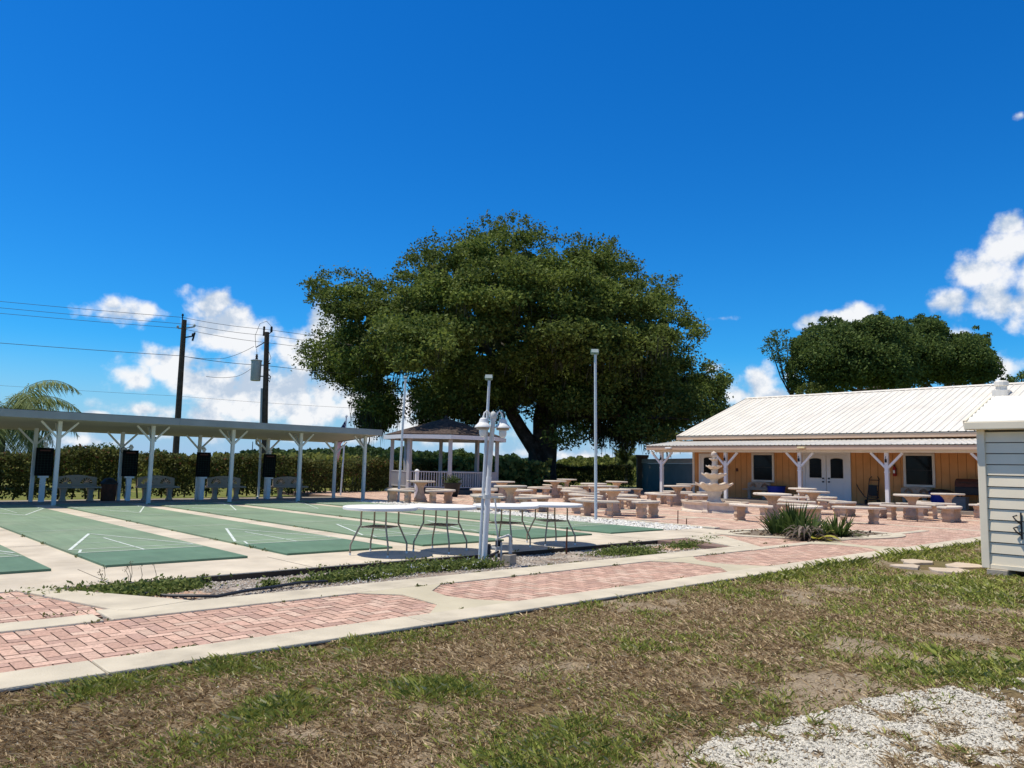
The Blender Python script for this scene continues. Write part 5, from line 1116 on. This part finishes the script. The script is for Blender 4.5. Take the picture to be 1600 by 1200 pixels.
# ------------------------------------------------------------------ hedge, wall
HP = [(-8, 28.7), (4.8, 29.5), (14.5, 31.0), (19.6, 32.6), (26, 36.9), (33, 39.6), (38.4, 40.9), (42, 40.6), (47.2, 37.6)]
def along(P, n):
    P = np.array(P); seg = np.linalg.norm(P[1:]-P[:-1], axis=1); cs = np.concatenate([[0], np.cumsum(seg)]); s = rng.random(n)*cs[-1]
    k = np.clip(np.searchsorted(cs, s)-1, 0, len(seg)-1); f = ((s-cs[k])/seg[k])[:, None]; p = P[k]*(1-f)+P[k+1]*f; d = (P[k+1]-P[k])/seg[k][:, None]
    return p, np.stack([-d[:, 1], d[:, 0]], -1), s
hd = thing('hedge', 'long clipped hedge running behind the shelter, gazebo and tables', 'hedge')
n = 130000; p, nn, s = along(HP, n); hh = 1.47+.10*np.sin(s*.9)+.16*(fbm(s, s*0, .8, 5)-.5)*2; ww = .62+.22*(fbm(s, s*0+9, .9, 6)-.5)
q = rng.random(n); u = rng.random(n)
side = q < .62
off = np.where(side, -ww*(1-.30*u**2), (u*2-1)*ww); z = np.where(side, hh*rng.random(n)**.85, hh*(1-.16*rng.random(n)**2))
off = off+rng.normal(size=n)*.08*(1+1.5*fbm(s, z, 2.2, 8)); z = np.clip(z+rng.normal(size=n)*.06, .02, None)
gapm = fbm(s, z, 1.7, 44, 3) > .33+np.where(z < .25, .12, 0)
C = np.stack([p[:, 0]+nn[:, 0]*off, p[:, 1]+nn[:, 1]*off, z], -1)[gapm]; k = len(C)
tint = greens(k, (.042, .060, .014), (.165, .170, .048), .5); red = rng.random((k, 1)) < .06; tint = np.where(red, np.array([.16, .065, .03]), tint)
leaves('foliage', C, .085+.07*rng.random(k), tint, M['leaf'], hd, up=.3)
mb = MB()
pb = np.array(HP)
for a, b in zip(pb[:-1], pb[1:]):
    L_ = np.linalg.norm(b-a)
    for f in np.arange(0, 1, .45/L_): q_ = a*(1-f)+b*f; mb.tube([(q_[0], q_[1], -.1), (q_[0]+random.uniform(-.15, .15), q_[1]+random.uniform(-.15, .15), .7), (q_[0]+random.uniform(-.3, .3), q_[1]+random.uniform(-.3, .3), 1.3)], [.035, .025, .01], 5)
mb.build('stems', M['bark'], hd)
wl = D(1003, 757, 53.); we = D(1092, 757, 44.)
t = thing('boundary_wall', 'grey boundary wall with tan coping behind the clubhouse corner', 'wall'); mb = MB(); mb.beam((wl[0], wl[1], .8), (we[0], we[1], .8), .2, 1.9); mb.build('wall_panel', M['fence_wall'], t); mb = MB(); mb.beam((wl[0], wl[1], 1.9), (we[0], we[1], 1.9), .3, .28); mb.build('coping', M['tan_trim'], t)
t = thing('wall_pier', 'tall brown square pier at the end of the grey wall', 'pier', (wl[0], wl[1], 0), TH); mb = MB(); mb.box((-.35, -.35, 0), (.35, .35, 2.15)); mb.build('pier_shaft', M['brown_pier'], t); mb = MB(); mb.box((-.42, -.42, 2.15), (.42, .42, 2.32)); mb.build('pier_cap', M['brown_pier'], t, bevel=.02)

# ------------------------------------------------------------------ the oak
OD = 53.; 
def OP(px, py, dd=0.): # a point of the tree, dd metres in front (-) or behind
    p = D(px, py, OD); return p+FV*dd
oak = thing('live_oak', 'huge spreading live oak hung with moss behind the tables', 'tree')
base = D(848, 757, OD); base[2] = 0
mb = MB()
def limb(pts, rad, n=10, jit=.06): mb.tube(pts, rad, n, True, jit)
B0 = base-UP*.2
limb([B0, base+UP*.25, base+UP*1.0, OP(850, 690), OP(852, 655, .3), OP(856, 600, .5), OP(850, 540, 0), OP(830, 480, -1)], [1.25, 1.02, .86, .84, .8, .55, .4, .2], 16, .09)
limb([OP(846, 735, -.2), OP(836, 705, -.6), OP(815, 675, -1.0), OP(800, 650, -1.6), OP(790, 615, -2.5), OP(770, 570, -4), OP(740, 520, -6)], [.6, .52, .45, .42, .36, .25, .1], 12, .08)
limb([OP(800, 645, -1.6), OP(780, 632, -2.5), OP(764, 628, -3.2), OP(750, 605, -4.0), OP(738, 585, -4.6), OP(715, 570, -5.5), OP(680, 545, -7)], [.3, .24, .2, .19, .17, .12, .06])
limb([OP(858, 640, .3), OP(885, 625, 1), OP(930, 610, 1), OP(985, 600, .5), OP(1040, 605, 0)], [.5, .38, .3, .2, .08])
limb([OP(853, 660, .2), OP(880, 655, -2), OP(930, 655, -4.5), OP(990, 660, -6), OP(1040, 665, -7)], [.42, .3, .2, .13, .05])
limb([OP(850, 600, .4), OP(880, 545, 2), OP(915, 500, 3), OP(925, 475, 3)], [.45, .32, .2, .05]); limb([OP(848, 610, .2), OP(820, 560, 3), OP(760, 500, 6), OP(700, 460, 7)], [.4, .28, .18, .08])
limb([OP(790, 615, -2.5), OP(740, 590, -2), OP(670, 570, -2), OP(600, 560, -3), OP(540, 545, -3)], [.3, .24, .17, .1, .05]); limb([OP(852, 560, 0), OP(870, 480, -5), OP(900, 430, -6)], [.36, .2, .07]); limb([OP(852, 640, -.2), OP(840, 580, -5), OP(800, 530, -9), OP(770, 500, -10.5)], [.42, .3, .18, .07]); limb([OP(858, 630, -.2), OP(895, 585, -3), OP(935, 560, -5)], [.38, .24, .07])
limb([OP(830, 690, -.8), OP(833, 720, -1.2), OP(838, 745, -1.35), base-UP*.2-FV*1.2-RV*.4], [.2, .34, .42, .55], 8)
mb.build('trunk', M['bark'], oak, smooth=True)
SIL = [(466,562),(480,540),(498,520),(512,498),(488,468),(486,440),(505,428),(545,430),(575,434),(590,452),(610,440),(632,410),(650,392),(680,376),(716,372),(745,358),(775,352),(805,343),(820,348),(840,362),(862,380),(900,374),(940,378),(955,384),(970,402),(988,412),(1000,432),(1020,440),(1042,438),(1040,455),(1060,470),(1075,490),(1100,512),(1090,528),(1078,545),(1080,560),(1100,572),(1122,580),(1134,600),(1130,625),(1110,650),(1080,668),(1045,690),(1010,706),(975,700),(940,690),(905,676),(885,690),(862,680),(835,640),(805,640),(770,650),(740,668),(700,668),(668,660),(664,620),(645,600),(628,612),(616,650),(600,672),(580,668),(566,640),(555,608),(530,600),(505,585),(488,575)]
poly = np.array(SIL, float)
def edge_dist(x, y):
    d = np.full(len(x), 1e9); n = len(poly)
    for i in range(n):
        a, b = poly[i], poly[(i+1) % n]; ab = b-a; t = np.clip(((x-a[0])*ab[0]+(y-a[1])*ab[1])/(ab@ab), 0, 1)
        d = np.minimum(d, np.hypot(x-a[0]-t*ab[0], y-a[1]-t*ab[1]))
    return d
MANUAL = []
for (x0_, x1_, y0_, y1_, d0_, d1_, n_, r_) in ((560,612,590,665,-7,2,26,.85),(566,606,640,672,-5,0,10,.6),(660,760,590,655,-8,4,34,1.0),(880,1080,610,685,-9,6,60,1.05),(930,1010,660,692,-5,2,16,.7),(612,690,500,572,-16.3,-12.6,26,.85),(500,560,545,590,-5,4,16,.9),(1080,1130,590,650,-4,4,22,.8),(760,900,560,620,-6,6,30,1.1),(880,960,560,640,-8,2,24,1.1)):
    for q_ in range(n_): MANUAL.append((rng.uniform(x0_, x1_), rng.uniform(y0_, y1_), rng.uniform(d0_, d1_), r_*rng.uniform(.7, 1.25)))
def crown(n_cl, per, size, seed, shell=.55):
    rs = np.random.default_rng(seed); C = []; CC = []
    B = []; g = 0
    while len(B) < 132 and g < 30000:
        g += 1; x, y = rs.uniform(460, 1140), rs.uniform(340, 705); xx, yy = np.array([x]), np.array([y])
        if not in_poly(xx, yy, SIL)[0]: continue
        e = edge_dist(xx, yy)[0]
        if e < 12: continue
        sg = rs.choice([-1, -1, 1]); q = 34+8*rs.random()
        if any(b[5] == sg and math.hypot((b[0]-x), (b[1]-y)*1.5) < q for b in B): continue
        k = min(1, e/150); dd = 11.5*math.sqrt(1-(1-k)**2)*(1-.22*rs.random())*sg
        if y > 530: dd *= max(.42, 1-.58*(y-530)/110)
        B.append((x, y, dd, min(48, max(16, e*.95))*rs.uniform(.75, 1.1), rs.uniform(.78, 1.22), sg))
    BT = []
    for x0_, y0_, dd0, Rp, bt, sg in B:
        for j in range(max(3, int(8.5*Rp/40))):
            u = rs.normal(size=3); u /= np.linalg.norm(u); rr = rs.random()**.5
            x, y = x0_+u[0]*Rp*rr, y0_-abs(u[1])*Rp*.5*rr+Rp*.16; xx, yy = np.array([x]), np.array([y])
            if not in_poly(xx, yy, SIL)[0]: continue
            e = edge_dist(xx, yy)[0]; r = min(.45+.75*rs.random(), max(.35, e*OD/FPX*.95))
            CC.append((D(x, y, OD+dd0+u[2]*Rp*.04*rr), r)); BT.append(bt)
    m_ = 0
    while m_ < 190:   # twiggy rim of the crown
        x, y = rs.uniform(462, 1138), rs.uniform(342, 640); xx, yy = np.array([x]), np.array([y])
        if not in_poly(xx, yy, SIL)[0]: continue
        e = edge_dist(xx, yy)[0]
        if not 4 < e < 38: continue
        m_ += 1; k = min(1, e/150); CC.append((D(x, y, OD+11.5*math.sqrt(1-(1-k)**2)*rs.uniform(-1, 1)), rs.uniform(.4, .8))); BT.append(rs.uniform(.85, 1.2))
    for x, y, dd, r in MANUAL: CC.append((D(x, y, OD+dd), r)); BT.append(rs.uniform(.8, 1.15))
    for c, r in CC:
        m = int(per*(r/1.1)**2); v = rs.normal(size=(m, 3)); v /= np.linalg.norm(v, axis=1)[:, None]; rad = r*(rs.random(m)**.45)
        q = c+v*rad[:, None]*np.array([1.15, 1.15, .72]); C.append(q)
    tw = np.concatenate([np.full(len(c), t*rs.uniform(.85, 1.18)) for c, t in zip(C, BT)])
    return np.concatenate(C), CC, tw
C, CC, TW = crown(560, 400, .2, 4)
k = len(C); tint = greens(k, (.056, .090, .015), (.20, .248, .058), .5)*TW[:, None]
leaves('crown', C, .15+.13*rng.random(k), tint, M['leaf'], oak, up=1.0, aspect=.6)
# the dense heart of the crown
cx_, cy_ = rng.uniform(500, 1120, 26000), rng.uniform(380, 690, 26000); ce_ = edge_dist(cx_, cy_)
ck_ = in_poly(cx_, cy_, SIL) & (ce_ > 34) & ~((cy_ > 640) & (cx_ > 770) & (cx_ < 880))
core = [D(x, y, OD+rng.uniform(-.42, .6)*11.5*min(1, e/130)*(1 if y < 540 else .6)) for x, y, e in zip(cx_[ck_], cy_[ck_], ce_[ck_])][:8000]
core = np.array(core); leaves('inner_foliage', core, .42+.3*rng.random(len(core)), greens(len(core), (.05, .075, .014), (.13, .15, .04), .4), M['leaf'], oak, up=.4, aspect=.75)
# edge sprays
ex = []
for i in range(len(SIL)):
    a, b = poly[i], poly[(i+1) % len(SIL)]
    if min(a[1], b[1]) > 690: continue
    for f in np.arange(0, 1, 7/np.linalg.norm(b-a)):
        q = a*(1-f)+b*f+rng.normal(size=2)*3; p = D(q[0], q[1], OD+rng.normal()*2.5); m = int(16+22*rng.random()); ex.append(p+rng.normal(size=(m, 3))*.24)
        if rng.random() < .45:   # a leafy finger reaching outwards
            cen = np.array([805., 540.]); o_ = (q-cen)/np.linalg.norm(q-cen); o_ = o_+rng.normal(size=2)*.35; l_ = rng.uniform(5, 15); dd_ = OD+rng.normal()*2
            for g_ in np.arange(0, l_, 2.5): ex.append(D(q[0]+o_[0]*g_, q[1]+o_[1]*g_, dd_)+rng.normal(size=(7, 3))*.13)
ex = np.concatenate(ex); leaves('edge_twigs', ex, .13+.12*rng.random(len(ex)), greens(len(ex), (.05, .08, .015), (.175, .215, .052), .5), M['leaf'], oak, up=.5, aspect=.6)
# hanging moss
def moss(pts, m_):
    V = []; T = []
    for (p, L_) in pts:
        for s in range(6):
            a = p+rng.normal(size=3)*np.array([.16, .16, .1]); l = L_*(.5+.7*rng.random()); w = .008+.020*rng.random(); th = rng.random()*3.14; dx = np.array([math.cos(th), math.sin(th), 0])*w
            sw = rng.normal(size=3)*.06; V += [a-dx, a+dx, a+dx*.8+sw-UP*l*.6, a+sw-UP*l]; T.append(np.array([.065, .065, .042])*(.5+.8*rng.random()))
    return np.array(V), np.array(T)
mp = []
for c, r in CC:
    if rng.random() < .55 and c[2] < 12: mp.append((c-UP*r*.4, .3+.7*rng.random()))
for px, y0, L_, n_ in ((580,650,1.6,16),(595,640,1.9,16),(600,600,1.6,12),(570,620,1.2,8),(690,640,1.2,18),(720,650,1.2,18),(680,610,1.4,12),(750,640,1.1,14),(770,630,1.2,12),(640,590,1.0,8),(900,650,1.2,20),(930,660,1.3,22),(960,670,1.3,22),(990,680,1.1,18),(1030,680,.9,16),(870,560,1.2,20),(930,560,1.3,24),(990,560,1.2,20),(1040,540,1.0,12),(1010,610,1.2,20),(940,610,1.4,20),(820,600,1.2,16),(880,620,1.5,18)):
    for q in range(n_): yy_ = y0+rng.normal()*12; mp.append((D(px+rng.normal()*14, yy_, OD-11.5*(max(.42, 1-.58*(yy_-530)/110) if yy_ > 530 else 1)*rng.uniform(.55, 1.0)), L_*(.45+.5*rng.random())))
V, T = moss(mp, None); np_mesh('hanging_moss', V, 4, M['moss'], T, oak)

# ------------------------------------------------------------------ other trees
def tree(name, label, cat, sil, dep, depth_r, n_cl, per, lsize, ca_, cb_, trunk_px, group=None, thick=.4, gr=None):
    t = thing(name, label, cat, group=group); P = np.array(sil, float); rs = np.random.default_rng(int(P[0, 0])+5); C = []
    x0, x1, y0, y1 = P[:, 0].min(), P[:, 0].max(), P[:, 1].min(), P[:, 1].max(); CC = []
    def ed(x, y):
        d = 1e9
        for i in range(len(P)):
            a, b = P[i], P[(i+1) % len(P)]; ab = b-a; tt = min(1, max(0, ((x-a[0])*ab[0]+(y-a[1])*ab[1])/(ab@ab))); d = min(d, math.hypot(x-a[0]-tt*ab[0], y-a[1]-tt*ab[1]))
        return d
    g = 0; half = min(x1-x0, 2*(y1-y0))/4
    while len(CC) < n_cl and g < 20000:
        g += 1; x, y = rs.uniform(x0, x1), rs.uniform(y0, y1)
        if not in_poly(np.array([x]), np.array([y]), sil)[0]: continue
        e = ed(x, y); k = min(1, e/half); dd = depth_r*math.sqrt(max(0, 1-(1-k)**2))*(1-.45*rs.random())*rs.choice([-1, -1, 1]); r = min((.5+1.0*rs.random())*depth_r*.16+.3, max(.35, e*dep/FPX))
        c = D(x, y, dep+dd); CC.append((c, r)); m = int(per*(r/1.0)**2)+12; v = rs.normal(size=(m, 3)); v /= np.linalg.norm(v, axis=1)[:, None]; C.append(c+v*(r*rs.random(m)**.45)[:, None]*np.array([1.1, 1.1, .75]))
    C = np.concatenate(C); leaves('crown', C, lsize*(.7+.6*rs.random(len(C))), greens(len(C), ca_, cb_, .5), M['leaf'], t, up=.6, aspect=.6)
    b = D(trunk_px[0], trunk_px[1], dep); b[2] = -.1; top = D(trunk_px[0]+3, y0+(y1-y0)*.35, dep); mbt = MB(); mid = b*.5+top*.5; mbt.tube([b, mid, top], [thick, thick*.7, thick*.2], 8)
    for i in range(7):
        c = CC[rs.integers(len(CC))][0]; mbt.tube([mid*(.7)+top*.3, (mid+c)/2+UP*.3, c], [thick*.4, thick*.25, .04], 6)
    mbt.build('trunk', M['bark'], t, smooth=True); return t
oakc = ((.048, .085, .020), (.15, .205, .055))
tree('background_oak', 'dark broad oak behind the middle of the clubhouse roof', 'tree', [(1232,615),(1228,575),(1240,528),(1278,500),(1295,487),(1320,500),(1345,495),(1365,487),(1395,490),(1420,500),(1440,530),(1445,590),(1440,615)], 72, 7, 220, 300, .26, *oakc, (1340, 640), 'trees behind the clubhouse', .5)
tree('background_oak', 'dark rounded oak behind the right half of the clubhouse roof', 'tree', [(1405,605),(1400,540),(1412,505),(1440,492),(1470,495),(1480,512),(1500,522),(1525,512),(1545,522),(1548,545),(1560,560),(1566,590),(1560,605)], 75, 6, 190, 300, .26, *oakc, (1480, 640), 'trees behind the clubhouse', .5)
tree('sparse_tree', 'thin airy tree at the left end behind the clubhouse roof', 'tree', [(1187,552),(1192,535),(1205,520),(1222,512),(1240,522),(1248,545),(1245,585),(1238,608),(1225,605),(1212,570),(1198,560)], 70, 2.2, 60, 80, .2, *oakc, (1235, 650), 'trees behind the clubhouse', .22)
tree('sparse_tree', 'small low tree top peeping over the clubhouse roof right end', 'tree', [(1560,605),(1570,588),(1590,580),(1620,578),(1640,600),(1640,620),(1560,612)], 72, 2.5, 40, 160, .24, *oakc, (1600, 650), 'trees behind the clubhouse', .3)
tree('yellow_green_bush', 'yellow green palm-like bush top showing over the roof', 'bush', [(1240,625),(1245,606),(1270,600),(1300,602),(1312,612),(1310,625)], 66, 1.8, 40, 160, .22, (.05, .07, .012), (.15, .18, .04), (1275, 650), None, .15)
tree('leafy_bush', 'light green leafy bush rising behind the hedge left part', 'bush', [(92,720),(100,708),(130,705),(140,698),(158,700),(172,692),(176,705),(185,720)], 34, 1.0, 40, 220, .12, (.05, .085, .015), (.13, .18, .035), (150, 745), None, .08)
tree('small_far_tree', 'small round tree far behind the hedge, left', 'tree', [(88,712),(92,702),(102,697),(110,703),(113,714)], 110, 1.2, 16, 160, .3, *oakc, (101, 730), 'far trees', .15)
tree('small_far_tree', 'small bushy tree far behind the hedge beside the leaning pole', 'tree', [(232,716),(236,706),(248,702),(262,708),(262,718)], 110, 1.5, 20, 160, .3, *oakc, (247, 730), 'far trees', .15)
tree('small_far_tree', 'dark far tree seen between gazebo posts', 'tree', [(708,724),(710,706),(718,698),(728,702),(738,712),(740,724)], 105, 1.4, 24, 160, .26, *oakc, (722, 735), 'far trees', .15)
# distant woods: one mass
def woods(name, label, x0, x1, top, dep0, dep1, n, size, ca_, cb_, zlow=0):
    x = rng.uniform(x0, x1, n); dep = rng.uniform(dep0, dep1, n); C = np.zeros((n, 3))
    tp = np.interp(x, [t[0] for t in top], [t[1] for t in top])+5*(fbm(x, x*0, .07, 33, 3)-.5)*2+4*(fbm(x, x*0+5, .23, 35, 2)-.5)*2
    for i in range(n):
        pz = D(x[i], tp[i], dep[i])[2]; p = D(x[i], 730, dep[i]); C[i] = (p[0], p[1], zlow+(pz-zlow)*(1-rng.random()**1.6*.98))
    o = leaves(name, C, size*(.6+.8*rng.random(n)), greens(n, ca_, cb_, .5), M['leaf'], None, up=.4, aspect=.7); tag(o, label, 'woods', kind='stuff')
woods('distant_woods', 'dark treeline on the horizon beyond the hedge', 60, 860, [(60,714),(100,712),(240,716),(300,714),(340,712),(380,706),(430,704),(480,706),(520,700),(560,699),(600,703),(640,705),(690,706),(730,710),(780,714),(830,716),(860,718)], 125, 175, 42000, .75, (.028, .055, .018), (.085, .13, .04))
woods('far_scrub', 'yellow green scrub growing beyond the hedge', -40, 860, [(-40,716),(100,712),(200,714),(320,712),(400,712),(520,711),(620,715),(700,718),(800,720),(860,722)], 45, 75, 42000, .34, (.10, .125, .025), (.30, .30, .08))
woods('far_scrub_right', 'green scrub and far trees beyond the shaded hedge', 865, 1010, [(865,720),(880,714),(900,716),(920,717),(945,713),(975,716),(1010,716)], 75, 120, 12000, .4, (.07, .10, .02), (.25, .27, .07))
mb = MB(); b = D(393, 730, 150.); t_ = D(395, 690, 150.); mb.tube([b, t_], [.14, .07], 5); tag(mb.build('radio_mast', M['wire']), 'thin far radio mast over the treeline', 'mast')
# palms
def palm(label, cx, cy, dep, L_, n, seed, thick=.16, tint=((.095, .14, .04), (.29, .34, .13)), droop=1.5, trunk=True, nm='queen_palm', el=(-25, 85)):
    rs = np.random.default_rng(seed); t = thing(nm, label, 'palm'); c = D(cx, cy, dep); V = []; T = []; mbr = MB()
    for i in range(n):
        a = 6.283*i/n+rs.normal()*.2; e = R_(rs.uniform(*el)); d = np.array([math.cos(a)*math.cos(e), math.sin(a)*math.cos(e), math.sin(e)]); p = c.copy(); S = 14; l = L_*(.8+.3*rs.random()); side = np.array([-math.sin(a), math.cos(a), 0]); rach = [p.copy()]
        for k in range(S):
            p = p+d*l/S; d = d+np.array([0, 0, -droop/S]); d /= np.linalg.norm(d); rach.append(p.copy())
            if k < 1: continue
            for m in range(7):
                q = p-d*l/S*m/7; f = (k+m/7)/S; ll = .62*L_/3*math.sin(math.pi*min(1, .15+.85*f))*(.7+.5*rs.random())+.1
                for s in (-1, 1):
                    dd = side*s*.75+d*.45+np.array([0, 0, -.55+rs.normal()*.25]); dd /= np.linalg.norm(dd); w = d*.026; mid = q+dd*ll*.5; tip = q+dd*ll+np.array([0, 0, -.22*ll])
                    V += [q-w*.5, mid-w, tip, mid+w]; T.append(np.array(tint[0])*(1-(r := rs.random()))+np.array(tint[1])*r)
        mbr.tube(rach, [.022]+[.014]*(S-1)+[.004], 5)
    np_mesh('fronds', np.array(V), 4, M['leaf'], np.array(T), t); mbr.build('frond_ribs', mat('frond_rib', (.14, .16, .06), .7), t)
    if trunk: mb = MB(); mb.tube([(c[0], c[1], -.2), (c[0]+.05, c[1], c[2]*.6), (c[0], c[1], c[2])], [thick*1.2, thick, thick*.7], 12); mb.build('trunk', M['palm_bark'], t, smooth=True)
palm('queen palm with arching feathery fronds at the left edge', 4, 650, 35., 4.0, 34, 3, droop=2.3, el=(-25, 66))
palm('small fan palm beyond the hedge beside the brown pier', 978, 720, 74., 1.9, 24, 5, .12, ((.05, .08, .02), (.2, .24, .08)), 1.0, True, 'fan_palm', (-10, 80))
tag(MB().add([(5,29,-.1)], []).build('unused', None), None) if False else None
bpy.context.view_layer.update()
